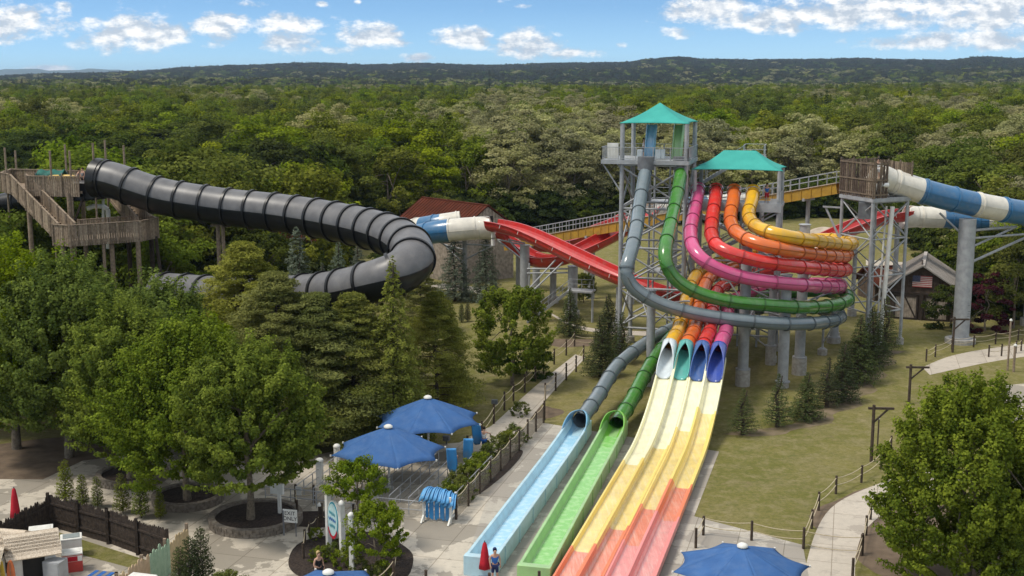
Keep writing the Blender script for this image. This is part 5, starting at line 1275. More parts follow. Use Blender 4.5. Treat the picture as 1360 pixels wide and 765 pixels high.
# hedge bushes beside the mesh fence (they can be told apart)
hb = [(612, 668), (622, 655), (634, 645), (643, 634), (653, 625), (664, 613), (676, 602), (688, 596), (628, 664), (648, 640), (700, 588), (706, 552)]
for i, (px, py) in enumerate(hb): T(px - 15, py, 'b0', .8 if i < 11 else .7, 'leafy green bush of the hedge along the mesh fence', 'bush', 'hedge bushes by the mesh fence', name='bush')
for i, (px, py, s) in enumerate(((88, 668, 1.25), (110, 673, .95), (130, 674, .9), (163, 682, 1.15), (188, 688, 1.2), (213, 689, .8))):
    T(px, py, 'a0', s, 'young yellow green conifer standing behind the dark plank fence', 'shrub', 'conifers behind the plank fence', name='shrub')
for px, py, s, lab in ((240, 790, .9, 'conifer nearest the pastel board fence'), (254, 783, 1.0, 'middle conifer beside the pastel board fence'), (269, 780, 1.12, 'tallest conifer beside the pastel board fence')): T(px, py, 'a1', s, lab, 'shrub', name='shrub')
T(475, 727, 'j0', 1.0, 'small tree left of the pair behind the oval sign', name='small_tree'); T(500, 762, 'j1', 1.0, 'small tree right of the pair behind the oval sign', name='small_tree')
for i, (px, py, s) in enumerate(((425, 745, .5), (440, 738, .45), (455, 752, .6), (480, 762, .55), (505, 770, .6), (520, 740, .5), (420, 715, .4), (446, 718, .45), (300, 790, .8), (320, 792, .7))): T(px, py, 'b0', s, 'small leafy plant in the fenced planting bed below the oval sign' if i < 8 else 'bright leafy bush at the bottom edge left of the oval sign', 'plant', 'small plants in the sign bed' if i < 8 else 'bushes at the bottom edge', name='plant')
for px, py, s in ((120, 640, .9),): pass

# ------------------------------------------------------------------ planters
def planter(px, py, r, label, rz=0):
    b = G(px, py); t = empty('planter', b, label, 'planter', 'round stone planters'); n = 44
    mb = MB()
    for row in range(2):
        for k in range(n):
            a = 2 * math.pi * (k + .5 * row) / n; c = b + Vector((math.cos(a) * r, math.sin(a) * r, .115 + .235 * row)); ux = Vector((-math.sin(a), math.cos(a), 0)); uy = Vector((math.cos(a), math.sin(a), 0))
            mb.box(c, (2 * math.pi * r / n * .96, .34 + random.uniform(0, .03), .225), (ux, uy, UP))
    mb.lathe(b, [(r + .14, -.02), (r + .14, .45), (r - .14, .45), (r - .14, .2)], 44, smooth=False)
    mb.build('stone_ring', M['stone'], t)
    mb = MB(); mb.lathe(b, [(r - .13, .34), (r * .6, .38), (.01, .42)], 32); mb.build('mulch', M['mulch'], t)
planter(176, 636, 1.95, 'round stone planter farthest left, around a thick tree trunk'); planter(250, 665, 1.85, 'round stone planter in the middle of the three'); planter(340, 693, 2.35, 'widest round stone planter, nearest to the signs')

# ------------------------------------------------------------------ umbrellas
def umbrella(px, base_py, Rr, zr, za, label, rot=0, loc=None):
    b = loc or G(px, base_py); t = empty('umbrella', b, label, 'umbrella', 'large blue shade umbrellas'); mb = MB(); n = 8; m = 8; k = 8; vs = []; fs = []
    for i in range(n):
        a0 = 2 * math.pi * i / n + rot; a1 = 2 * math.pi * (i + 1) / n + rot
        g = []
        for u_ in range(k + 1):
            f = u_ / k
            for v_ in range(m + 1):
                h = v_ / m; e0 = Vector((math.cos(a0), math.sin(a0), 0)) * Rr; e1 = Vector((math.cos(a1), math.sin(a1), 0)) * Rr; e = e0.lerp(e1, h)
                e *= 1 - .11 * 4 * h * (1 - h) * f
                p = e * f; p.z = za + (zr - za) * (f ** 1.08) - .10 * 4 * h * (1 - h) * f * (1 - f) + .03 * f * 4 * h * (1 - h)
                g.append(b + p)
        mb.add(g, [(u_ * (m + 1) + v_, (u_ + 1) * (m + 1) + v_, (u_ + 1) * (m + 1) + v_ + 1, u_ * (m + 1) + v_ + 1) for u_ in range(k) for v_ in range(m)], 0, True)
    cno = mb.build('canopy', M['blue_fab'], t); cno.modifiers.new('t', 'SOLIDIFY').thickness = .015
    mb = MB(); mb.cyl(b, b + UP * za, .075, n=14); mb.cyl(b, b + UP * .05, .28, n=16); mb.build('pole', M['white'], t)
    mb = MB(); mb.lathe(b + UP * za, [(.26, -.03), (.26, .05), (.14, .13), (.01, .16)], 16)
    for i in range(n): a0 = 2 * math.pi * i / n + rot; p = b + Vector((math.cos(a0), math.sin(a0), 0)) * Rr; mb.cyl(p + UP * (zr - .05), p + UP * (zr + .05), .05, n=8)
    mb.build('cap', M['white'], cno)
    mb = MB()
    for i in range(n): a0 = 2 * math.pi * i / n + rot; p = b + Vector((math.cos(a0), math.sin(a0), 0)) * Rr * .97 + UP * (zr - .04); mb.cyl(b + UP * (za - .1), p, .022, n=6); mb.cyl(b + UP * (za - 1.3), b.lerp(p, .5) + UP * ((za - zr) * .5 * 0) + UP * ((za + zr) / 2 - b.lerp(p, .5).z - .1), .02, n=6)
    mb.build('rib', M['white'], cno)
umbrella(517, 648, 3.4, 2.25, 3.75, 'blue umbrella over the queue rails, nearer of the two', .25)
umbrella(569, 605, 3.5, 2.35, 3.85, 'blue umbrella behind the queue rails, farther of the two', .5)
zA = W(985, 721, 54).z - .15
umbrella(0, 0, 3.3, zA - 1.15, zA, 'blue umbrella at the bottom edge right of the racing slide', .1, loc=Vector((W(985, 760, 54).x, 54, 0)))
zA = W(436, 756, 51.4).z - .15
umbrella(0, 0, 3.1, zA - 1.1, zA, 'blue umbrella barely entering the bottom edge below the sign bed', .35, loc=Vector((W(436, 760, 51.4).x, 51.4, 0)))
def closed_umbrella(b, h, label):
    t = empty('umbrella', b, label, 'umbrella', 'closed red umbrellas'); mb = MB(); mb.lathe(b, [(.05, h), (.10, h - .1), (.17, h * .75), (.24, h * .45), (.30, h * .26), (.2, h * .27)], 12)
    vs = mb.v; mb.v = [(x + .05 * math.sin(7 * math.atan2(y - b.y, x - b.x)) * (x - b.x), y + .12 * math.sin(7 * math.atan2(y - b.y, x - b.x)) * (y - b.y), z) for x, y, z in vs]
    mb.build('canopy', M['c_red'], t); mb = MB(); mb.cyl(b, b + UP * (h + .08), .03); mb.cyl(b, b + UP * .08, .3, n=16); mb.build('pole', M['steel_dark'], t)
closed_umbrella(at_z(642, 56.0, 0), W(642, 720, 56.0).z, 'closed red umbrella between the ends of the blue and green troughs')
closed_umbrella(G(22, 700), 2.2, 'closed red umbrella behind the dark plank fence at the far left')

# ------------------------------------------------------------------ people
def person(loc, face, label, shirt='c_white', shorts='c_blue', hair='hair_dark', skin='skin', h=1.7, arms=((-.25, .1, .95), (.25, .1, .95)), stride=.12, lean=0.0, legs_long=False):
    """one skinned body: pelvis, spine, head, arms with fingers, legs; face = heading angle (0 looks to -Y)"""
    t = empty('person', loc, label, 'person', rz=face); k = h / 1.75
    V = []; E = []; Rd = []
    def j(p, r, par=None): V.append(Vector(p) * k); Rd.append(r * k); i = len(V) - 1; (E.append((par, i)) if par is not None else None); return i
    pel = j((0, 0, .95), .135); w1 = j((0, -lean * .3, 1.12), .12, pel); ch = j((0, -lean * .7, 1.33), .145, w1); nk = j((0, -lean, 1.50), .055, ch); h0 = j((0, -lean - .02, 1.60), .085, nk); h1 = j((0, -lean - .015, 1.70), .095, h0)
    j((0, -lean - .115, 1.63), .018, h0)
    for s, hand in zip((-1, 1), arms):
        sh = j((s * .19, -lean * .8, 1.42), .058, ch); hx, hy, hz = hand; hx = hx; el_ = ((s * .19 + hx) / 2 + s * .05, (-lean * .8 - hy) / 2 + .05, (1.42 + hz) / 2 - .02)
        e = j(el_, .044, sh); wr = j((hx, -hy, hz), .03, e); pm = j((hx, -hy - .02, hz - .07), .034, wr)
        for q, (dx, L) in enumerate(((-.028, .075), (-.009, .085), (.01, .08), (.028, .062))): f1 = j((hx + dx, -hy - .03, hz - .11), .010, pm); j((hx + dx * 1.1, -hy - .045, hz - .11 - L), .008, f1)
        th = j((hx - s * .04, -hy - .04, hz - .07), .012, pm); j((hx - s * .055, -hy - .06, hz - .12), .009, th)
    for s in (-1, 1):
        hp = j((s * .09, 0, .88), .095, pel); kn = j((s * .11, -s * stride * .5 - .02, .49), .062, hp); an = j((s * .12, -s * stride, .09), .038, kn); hl = j((s * .12, -s * stride - .08, .045), .036, an); j((s * .13, -s * stride - .17, .03), .03, hl)
    def skin_mesh(name, idx, grow, mat, sub=2, parent=t, extra=0.0):
        bm = bmesh.new(); L = bm.verts.layers.skin.verify(); mp = {}
        for i in idx:
            v = bm.verts.new(V[i]); v[L].radius = (Rd[i] * grow + extra, Rd[i] * grow + extra); mp[i] = v
        first = True
        for a, b in E:
            if a in mp and b in mp: bm.edges.new((mp[a], mp[b]))
        mp[idx[0]][L].use_root = True
        me = bpy.data.meshes.new(name); bm.to_mesh(me); bm.free(); me.materials.append(M[mat])
        o = bpy.data.objects.new(name, me); COL.objects.link(o); o.parent = parent
        o.modifiers.new('skin', 'SKIN').use_smooth_shade = True; s_ = o.modifiers.new('sub', 'SUBSURF'); s_.levels = sub; s_.render_levels = sub
        return o
    n = len(V); body = skin_mesh('body', list(range(n)), 1, skin)
    arm0 = 7; arm1 = arm0 + 14; leg0 = arm1 + 14
    # clothing: shells that follow the body
    sv, se, sr = V[:], E[:], Rd[:]
    skin_mesh('shirt', [2, 0, 1, 7, 8, arm1, arm1 + 1] if False else [0, 1, 2, arm0, arm1], 1.16, shirt)
    skin_mesh('shorts', [0, leg0, leg0 + 5, leg0 + 1, leg0 + 6] , 1.22, shorts)
    hm = MB(); hc = V[5] + Vector((0, .015, .02)) * k
    hm.lathe(hc, [(.01, .105 * k), (.06 * k, .09 * k), (.095 * k, .045 * k), (.108 * k, 0), (.104 * k, -.05 * k), (.085 * k, -.09 * k)], 14)
    hm.v = [(x, y if y > hc.y - .05 * k else y * .6 + (hc.y - .05 * k) * .4, z if y > hc.y - .05 * k else max(z, hc.z + .03 * k)) for x, y, z in hm.v]
    o = hm.build('hair', M[hair]); o.parent = t
    fm = MB()
    for s in (-1, 1): fm.box(V[4] + Vector((s * .032, -.088, .045)) * k, (.022 * k, .012 * k, .01 * k)); 
    fm.box(V[4] + Vector((0, -.084, -.035)) * k, (.04 * k, .012 * k, .008 * k)); o = fm.build('face_features', M['hair_dark']); o.parent = t
    for s in (-1, 1):
        em = MB(); em.lathe(V[4] + Vector((s * .098, .005, .03)) * k, [(.005, .03 * k), (.014 * k, .015 * k), (.014 * k, -.015 * k), (.005, -.03 * k)], 8); o = em.build('ear', M[skin]); o.parent = t
    return t
def mat_carried(c, ax, label, curl=.25, L=1.5, w=.62):
    mb = MB(); n = 12; vs = []
    for k in range(n + 1):
        f = k / n; y = curl * (f ** 2.2) * .9; p = c + ax[2] * (L / 2 - L * f) + ax[1] * y
        wd = w * (1 if f < .75 else 1 - .35 * (f - .75) / .25)
        for x in (-wd / 2, -wd / 2 + .05, wd / 2 - .05, wd / 2): vs.append(p + ax[0] * x + ax[1] * (-.04 if abs(x) > wd / 2 - .02 else 0))
    mb.add(vs, [(k * 4 + i, k * 4 + i + 1, k * 4 + 5 + i, k * 4 + 4 + i) for k in range(n) for i in range(3)], 0, True)
    t = empty('slide_mat', c, label, 'slide mat', 'blue mats carried by walkers'); o = mb.build('pad', M['mat_blue'], t); o.modifiers.new('t', 'SOLIDIFY').thickness = .06
    hm = MB()
    for s in (-1, 1):
        hm.cyl(c + ax[2] * (L / 2 - .1) + ax[0] * s * .14 - ax[1] * .07, c + ax[2] * (L / 2 - .1) + ax[0] * s * .05 - ax[1] * .12, .02, n=8)
    hm.build('handle', M['mat_blue'], t)
def carrier(px, py, face, label, mlabel, **k):
    b = G(px, py); person(b, face, label, **k)
    return b
b = carrier(602, 634, HEAD * -1 + math.pi, 'person walking under an upright blue mat, nearest the umbrella', '', shirt='c_pink', shorts='c_black', stride=.2, arms=((-.2, .3, 1.35), (.25, .25, 1.35)))
mat_carried(b + Vector((-.05, -.34, 1.2)), (Vector((1, .1, 0)).normalized(), Vector((-.1, 1, 0)).normalized(), Vector((-.06, 0, 1)).normalized()), 'flat upright blue slide mat, leftmost of the three carried on the plaza', .05)
b = carrier(622, 620, math.pi, 'person hidden behind the middle curled blue mat', '', shirt='c_grey', shorts='c_black', stride=.12, arms=((-.22, .3, 1.4), (.22, .3, 1.4)))
mat_carried(b + Vector((0, -.36, 1.2)), (Vector((1, 0, 0)), Vector((0, 1, 0)), Vector((.05, 0, 1)).normalized()), 'curled blue slide mat, middle of the three carried on the plaza', .3)
b = carrier(643, 601, math.pi - .3, 'person in a white shirt carrying a bent blue mat by the hedge', '', shirt='c_white', shorts='c_blue', stride=.1, arms=((-.35, .25, 1.3), (.2, .3, 1.25)))
mat_carried(b + Vector((-.45, -.2, 1.25)), (Vector((1, .25, 0)).normalized(), Vector((-.25, 1, 0)).normalized(), Vector((-.12, 0, 1)).normalized()), 'bent blue slide mat beside the hedge, rightmost of the three', .45)
person(at_z(656, 55.4, 0), .3, 'person in blue shirt and cap standing by the closed red umbrella', 'c_blue', 'c_navy', 'c_navy', stride=.05)
person(at_z(410, 55.0, 0), .8, 'person in black with blond hair at the fence of the sign bed', 'c_black', 'c_black', 'hair_blond', stride=.05)
person(Vector((W(855, 200, 106.2).x, 106.2, ZD)), math.pi / 2, 'person in a white shirt standing on the tall tower deck', 'c_white', 'c_grey', stride=.05)
person(Vector((W(1018, 270, 103.4).x, 103.4, ZP)), 0, 'person in a blue shirt on the lower platform under the long canopy', 'c_blue', 'c_red', stride=.05)
person(at_z(106, 88.5 * KY, zu), math.pi / 2, 'person in a white shirt bending beside the black tube entrance', 'c_white', 'c_navy', lean=.22, stride=.1)
person(at_z(114, 89.5 * KY, zu), -.6, 'person standing just behind the white-shirted one on the wooden deck', 'c_grey', 'c_black', stride=.05)
person(at_z(1162, 109.0, zd + 1.6), 0, 'person in white behind the top of the boarded wall', 'c_white', 'c_white', stride=.05)
mb = MB(); mb.box(at_z(1160, 109, zd + .8), (2.2, 1.6, 1.58), (R, A, UP)); mb.build('inner_step', M['wood'], rt)

# ------------------------------------------------------------------ queue rails
o0 = G(392, 668)
for k in range(9):
    a = o0 + R * 1.15 * k; L = 8.5 if k > 0 else 6.0
    t = empty('queue_railing', a, 'grey pipe railing of the queue lanes under the blue umbrellas', 'railing', 'queue railings under the umbrellas')
    mb = MB()
    for z in (.98, .5): mb.cyl(a + UP * z, a + A * L + UP * z, .026, n=8)
    mb.build('rail', M['steel'], t)
    n = 5
    for q in range(n + 1): mb = MB(); p = a + A * L * q / n; mb.cyl(p, p + UP * .98, .028, n=8); mb.build('post', M['steel'], t)
t = empty('queue_railing', o0 - R * 1.6, 'grey pipe railing closing the front of the queue lanes', 'railing'); mb = MB(); a = o0 - R * 1.6 - A * .5; b = a + R * 9.5
for z in (1.0, .5): mb.cyl(a + UP * z, b + UP * z, .026, n=8)
mb.build('rail', M['steel'], t); mb = MB()
for q in range(7): p = a.lerp(b, q / 6); mb.cyl(p, p + UP, .028, n=8)
mb.build('post', M['steel'], t)
def bollard(px, py, h, w, label):
    b = G(px, py); t = empty('bollard', b, label, 'bollard', 'white square bollards'); mb = MB(); mb.box(b + UP * h / 2, (w, w, h), (R, A, UP)); mb.build('shaft', M['white'], t); mb = MB(); mb.lathe(b + UP * h, [(w * .75, 0), (w * .75, .06), (w * .5, .15), (.01, .2)], 12); mb.build('cap', M['white'], t)
bollard(425, 643, 1.45, .34, 'white bollard nearer the oval sign'); bollard(448, 622, 1.4, .30, 'white bollard farther back beside the umbrella')

# ------------------------------------------------------------------ mat rack
b = G(584, 690); t = empty('mat_rack', b, 'white rack hung with blue slide mats beside the blue trough', 'rack'); W0 = 1.55
mb = MB()
for s in (-1, 1):
    for y_ in (-.45, .45): p = b + R * s * W0 / 2 + A * y_; mb.box(p + UP * .75, (.11, .11, 1.5), (R, A, UP))
    mb.bar(b + R * s * W0 / 2 - A * .5 + UP * .3, b + R * s * W0 / 2 + A * .5 + UP * .3, .09); mb.bar(b + R * s * W0 / 2 - A * .9 + UP * .02, b + R * s * W0 / 2 + UP * .7, .09)
for z in (1.45, .75): mb.bar(b - R * W0 / 2 + UP * z, b + R * W0 / 2 + UP * z, .09)
mb.build('frame', M['white'], t)
M['mat_hi'] = plastic('foam_mat_light_blue', (.10, .36, .68), .6, 0)
for k in range(17):
    x = -W0 / 2 - .05 + (W0 + .12) * k / 16; c = b + R * x; f = k / 16; mb = MB(); n = 9; vs = []; top = 1.74 - .55 * max(0, f - .5) ** 1.2 + random.uniform(-.05, .05)
    for i in range(n + 1):
        g = i / n; yy = -.66 + 1.3 * g; zz_ = top - (.42 if k % 2 else .52) * (abs(yy) / .62) ** 1.7
        for dx in (-.05, .13): vs.append(c + R * (dx + (.25 - .5 * f) * (g - .5)) + A * yy + UP * (zz_ + dx * .6))
    mb.add(vs, [(i * 2, i * 2 + 1, i * 2 + 3, i * 2 + 2) for i in range(n)], 0, True)
    o = mb.build('mat', M['mat_hi'], t); o.modifiers.new('t', 'SOLIDIFY').thickness = .03
    if k % 3 != 0 and 1 < k < 16:
        mb = MB(); mb.box(c + UP * (.72 if k % 2 else .8) - A * .35, (.16, .07, 1.25), (R, A, UP)); o = mb.build('hanging_mat', M['mat_blue'], t); bv = o.modifiers.new('b', 'BEVEL'); bv.width = .03

# ------------------------------------------------------------------ rope fences
def rope_fence(pts, label, h=1.1, ropes=(.98, .55), r=.075, sagv=.12, step=None, mat='post', group=None, mesh=False, world=None):
    P = world or [G(*p) for p in pts]
    if step:
        Q = []
        for a, b in zip(P, P[1:]):
            n = max(1, round((b - a).length / step)); Q += [a.lerp(b, k / n) for k in range(n)]
        P = Q + [P[-1]]
    t = empty('rope_fence', P[0], label, 'fence', group)
    for p in P[:100]: mb = MB(); hh = h * random.uniform(.97, 1.04); mb.cyl(p - UP * .05, p + UP * hh, r, r * .93, n=10); mb.build('post', M[mat], t)
    for z in ropes:
        mb = MB()
        for a, b in zip(P, P[1:]): mb.sag(a + UP * z, b + UP * z, sagv, .024)
        mb.build('rope', M['rope'], t)
    if mesh:
        mb = MB()
        for a, b in zip(P, P[1:]):
            n = 8; top = [a.lerp(b, k / n) + UP * (h * .89 - .12 * 4 * (k / n) * (1 - k / n)) for k in range(n + 1)]; bt_ = [a.lerp(b, k / n) + UP * .04 for k in range(n + 1)]
            mb.add(top + bt_, [(k, k + 1, n + 2 + k, n + 1 + k) for k in range(n)])
        mb.build('mesh_screen', M['screen'], t)
    return t
m = bpy.data.materials.new('mesh_screen'); m.use_nodes = True; nt2 = m.node_tree; bs = nt2.nodes['Principled BSDF']; bs.inputs['Base Color'].default_value = (.22, .18, .13, 1); bs.inputs['Roughness'].default_value = .9; bs.inputs['Alpha'].default_value = .55; M['screen'] = m
rope_fence([(606, 690), (722, 562)], 'rope fence with brown mesh screen between hedge and slide pad', step=2.2, mesh=True, h=1.45, ropes=(1.32,))
rope_fence([(723, 558), (724, 532), (738, 519), (752, 505), (765, 494), (775, 480)], 'short rope fence on the right side of the straight path', h=1.4, ropes=(1.2, .7))
rope_fence([(621, 606), (640, 586), (656, 563), (670, 545), (682, 533), (697, 521), (711, 506), (722, 496), (736, 484), (752, 472), (763, 460)], 'long rope fence on the left side of the straight path', h=1.4, ropes=(1.2, .7))
rope_fence([(763, 460), (790, 462), (818, 464)], 'rope fence crossing the far end of the straight path', mat='wood')
rope_fence([(924, 728), (934, 711), (998, 718), (1067, 729), (1078, 702), (1087, 678), (1110, 656), (1144, 641), (1170, 622), (1183, 600)], 'rope fence around the mown lawn right of the racing slide')
rope_fence([(1132, 770), (1144, 738), (1150, 711), (1156, 690)], 'rope fence on the right side of the lower right path')
rope_fence([(1067, 727), (1145, 736)], 'white rope strung across the lower right path', ropes=(.9, .2))
rope_fence([(1230, 480), (1242, 474), (1264, 464), (1293, 461), (1322, 457), (1352, 452), (1380, 448)], 'rope fence behind the right path below the huge column')
rope_fence([(1313, 474), (1330, 473), (1349, 469), (1356, 466)], 'short posts on the near side of the right path')
rope_fence([(395, 690), (393, 668), (417, 668)], 'rope fence behind the exit sign')
rope_fence([(403, 742), (405, 722), (411, 712), (421, 704), (428, 695)], 'dark posts on the left side of the sign bed', h=.8, ropes=(.7,))
rope_fence([(428, 700), (470, 700), (510, 712), (527, 745), (523, 775), (498, 800)], 'rope fence round the right side of the sign bed', h=1.3, ropes=(1.15, .6))
rope_fence([(566, 790), (650, 795), (716, 792)], 'posts along the bottom edge before the trough ends', h=1.25, ropes=(.9,))
patch('planting_bed', G(468, 742), 3.2, 3.6, .022, M['mulch'], 12, jag=.12)
patch('planting_bed', G(398, 690), 2.2, 1.4, .020, M['mulch'], 13, jag=.15)
patch('planting_bed', G(655, 628), .8, 5.0, .024, M['mulch'], 14, rot=-HEAD - rad(3), jag=.08)
# T posts
def tpost(px, py, h, label, dx=1.5):
    b = G(px, py); t = empty('signpost', b, label, 'post'); mb = MB(); mb.cyl(b, b + UP * h, .11, .10, n=10); mb.build('pole', M['post'], t)
    X = Vector((1, -.05, 0)).normalized(); mb = MB(); mb.bar(b + UP * (h - .22) - X * .35, b + UP * (h - .22) + X * dx, .14, .14); mb.bar(b + UP * (h - 1.15), b + UP * (h - .28) + X * dx * .7, .10, .10); mb.build('crossarm', M['post'], t)
tpost(1157, 613, 3.7, 'dark wooden post with a bracket arm nearer the rope fenced lawn', 1.25); tpost(1207, 536, 3.0, 'dark wooden post with a bracket arm behind the big right tree', 1.35); tpost(1265, 468, 3.2, 'dark wooden post with a bracket arm beside the huge grey column', 1.3)
def pole(px, py, h, lab, mat='wood', r=.08):
    b = G(px, py); t = empty('pole', b, lab, 'pole'); mb = MB(); mb.cyl(b, b + UP * h, r, n=10); mb.build('shaft', M[mat], t); mb = MB(); mb.lathe(b + UP * h, [(r * 1.5, 0), (r * 1.6, .08), (.01, .2)], 10); mb.build('cap', M['white'], t)
pole(1338, 492, 4.2, 'thin wooden pole with a pale cap near the right edge'); pole(1346, 494, 2.2, 'shorter leaning pole near the right edge', r=.1); pole(425, 700, 1.2, 'short dark stake by the exit sign', 'post')
pole(1165, 600, 2.2, 'thin stake behind the bracket post', 'post', .05)
# lawn spot lamps
def lamp_box(px, py, lab):
    b = G(px, py); t = empty('spot_lamp', b, lab, 'lamp'); mb = MB(); mb.cyl(b, b + UP * .3, .05); mb.build('stake', M['steel_dark'], t); mb = MB(); mb.box(b + UP * .42, (.42, .3, .32), (R, A, UP)); mb.build('housing', M['steel_dark'], t)
lamp_box(657, 541, 'small dark lamp box on the lawn left of the rope fence'); lamp_box(593, 590, 'small dark lamp box at the edge of the pines')

# ------------------------------------------------------------------ signs
def text_mesh(name, s, loc, size, ax, mat, parent, ext=.004):
    c = bpy.data.curves.new(name, 'FONT'); c.body = s; c.size = size; c.align_x = 'CENTER'; c.align_y = 'CENTER'; c.extrude = ext
    tmp = bpy.data.objects.new(name, c); dg = bpy.context.evaluated_depsgraph_get(); COL.objects.link(tmp); dg.update(); me = bpy.data.meshes.new_from_object(tmp.evaluated_get(dg)); bpy.data.objects.remove(tmp)
    me.materials.clear(); me.materials.append(mat); o = bpy.data.objects.new(name, me); COL.objects.link(o); o.parent = parent
    X, Yv = ax; Z = X.cross(Yv); o.matrix_local = Matrix(((X.x, Yv.x, Z.x, 0), (X.y, Yv.y, Z.y, 0), (X.z, Yv.z, Z.z, 0), (0, 0, 0, 1))); o.location = Vector(loc) - parent.location
    return o
b = G(386, 712); t = empty('exit_sign', b, 'small white EXIT ONLY sign on a rope fence by the planter', 'sign'); X = R * 1.0
Xs = Vector((math.cos(-.25), math.sin(-.25), 0)); Ns = Xs.cross(UP)
mb = MB(); mb.box(b + UP * 1.12, (.82, .04, .72), (Xs, Ns, UP)); mb.build('panel', M['white'], t)
mb = MB(); mb.bar(b + Xs * .32 + UP * 0, b + Xs * .32 + UP * .8, .05); mb.bar(b - Xs * .38, b - Xs * .38 + UP * 1.4, .08); mb.build('post', M['steel_dark'], t)
text_mesh('lettering', 'EXIT\nONLY', b + UP * 1.12 + Ns * .03, .30, (Xs, UP), M['c_black'], t)
b = G(372, 690); t = empty('sign', b, 'white post with a small blank board behind the exit sign', 'sign'); mb = MB(); mb.box(b + UP * .9, (.16, .16, 1.8), (R, A, UP)); mb.build('post', M['white'], t); mb = MB(); mb.box(b + UP * 1.75 - R * .12, (.75, .2, .55), (R, A, UP)); mb.build('board', M['white'], t)
b = G(397, 672); t = empty('sign', b, 'small white notice hanging on the rope fence behind the exit sign', 'sign'); mb = MB(); mb.box(b + UP * .9, (.34, .03, .5), (R, A, UP)); mb.build('panel', M['white'], t)
# oval sign between two white posts
b = G(446, 733); t = empty('oval_sign', b, 'oval blue-green sign between two white posts in the planting bed', 'sign')
Xs = Vector((math.cos(-.95), math.sin(-.95), 0)); Ns = Xs.cross(UP)
for s, h in ((-1, 3.0), (1, 2.75)):
    mb = MB(); p = b + Xs * s * .75; mb.box(p + UP * h / 2, (.24, .24, h), (Xs, Ns, UP)); mb.build('post', M['white'], t); mb = MB(); mb.lathe(p + UP * h, [(.17, 0), (.19, .06), (.12, .18), (.01, .26)], 12); mb.build('finial', M['white'], t)
def oval(c, rx, rz_, th, mat, name, off, shape=1.0):
    n = 40; mb = MB(); f = [c + Xs * rx * math.cos(2 * math.pi * i / n) + UP * rz_ * math.sin(2 * math.pi * i / n) + Ns * off for i in range(n)]; g = [p - Ns * th for p in f]
    mb.add(f + g, [tuple(range(n)), tuple(range(2 * n - 1, n - 1, -1))] + [(i, n + i, n + (i + 1) % n, (i + 1) % n) for i in range(n)]); return mb.build(name, mat, t)
M['sg_teal'] = noise_mat('sign_teal', (.05, .30, .38), (.04, .24, .32), 4, .5); M['sg_pale'] = noise_mat('sign_pale', (.45, .62, .62), (.38, .55, .56), 4, .5)
c = b + UP * 1.75; oval(c, .62, 1.02, .12, M['white'], 'board', .10); oval(c, .56, .95, .03, M['sg_teal'], 'border', .125); oval(c, .50, .86, .03, M['sg_pale'], 'panel', .145)
mb = MB(); n = 16; vs = [];
for i in range(n + 1):
    a = math.pi * (1.18 + .64 * i / n)
    for r_ in (1.0, .84): vs.append(c + Xs * .60 * r_ * math.cos(a) + UP * 1.0 * r_ * math.sin(a) + Ns * .165)
mb.add(vs, [(2 * i, 2 * i + 2, 2 * i + 3, 2 * i + 1) for i in range(n)]); mb.build('red_stripe', M['c_red'], t)
for k, (z, w_) in enumerate(((.35, .62), (.02, .78), (-.32, .6))):     # blurred lettering bars in the photograph: wavy strokes
    mb = MB(); vs = []
    for i in range(21):
        x = -w_ / 2 + w_ * i / 20; zc = z + .05 * math.sin(i * 1.3 + k)
        for d_ in (-.08, .08): vs.append(c + Xs * x + UP * (zc + d_ * (1 - .4 * math.sin(i * 2.1) ** 2)) + Ns * .165)
    mb.add(vs, [(2 * i, 2 * i + 2, 2 * i + 3, 2 * i + 1) for i in range(20) if i % 4 != 3]); mb.build('lettering', [M['sg_teal'], M['c_blue'], M['sg_teal']][k], t)
b = G(468, 760); t = empty('white_post', b, 'single tall white post right of the oval sign', 'post'); mb = MB(); mb.box(b + UP * 1.45, (.22, .22, 2.9), (R, A, UP)); mb.build('shaft', M['white'], t); mb = MB(); mb.lathe(b + UP * 2.9, [(.16, 0), (.18, .06), (.11, .16), (.01, .22)], 12); mb.build('finial', M['white'], t)

# ------------------------------------------------------------------ service yard, lower left
def plank_fence(pts, h, mat, label, wv=.17, pointed=True, mats=None, seg=None, jag=.1, rails=True):
    P = [G(*p) if not isinstance(p, Vector) else p for p in pts]; t = empty('plank_fence', P[0], label, 'fence'); r_ = random.Random(3)
    mb = MB(); mp = MB()
    for a, b in zip(P, P[1:]):
        L = (b - a).length; hd_ = (b - a).normalized(); nv = hd_.cross(UP); n = int(L / wv)
        for k in range(n):
            f = (k + .5) / n; c = a.lerp(b, f); hh = h * (1 + r_.uniform(-jag, jag * .3)); w_ = wv * .94
            q = [c - hd_ * w_ / 2, c + hd_ * w_ / 2, c + hd_ * w_ / 2 + UP * (hh - .10), c + hd_ * w_ * .15 + UP * hh, c - hd_ * w_ * .2 + UP * (hh - .02), c - hd_ * w_ / 2 + UP * (hh - .14)]
            vs = [p + nv * .015 for p in q] + [p - nv * .015 for p in q]; mi = (int(f * L / seg) % len(mats)) if seg else 0
            mb.add(vs, [tuple(range(6)), tuple(range(11, 5, -1))] + [(i, 6 + i, 6 + (i + 1) % 6, (i + 1) % 6) for i in range(6)], mi)
        m_ = max(1, round(L / 2.4))
        for k in range(m_ + 1): p = a.lerp(b, k / m_) + nv * .10; mp.bar(p, p + UP * (h * 1.04), .14)
        if rails:
            for z in (.25 * h, .72 * h): mp.bar(a + nv * .05 + UP * z, b + nv * .05 + UP * z, .05, .11)
    mb.build('planks', mats or mat, t); mp.build('frame', mat, t); return t
plank_fence([(68, 700), (146, 722), (226, 752)], 1.9, M['wood_dk'], 'dark wooden plank fence with uneven tops in front of the young conifers')
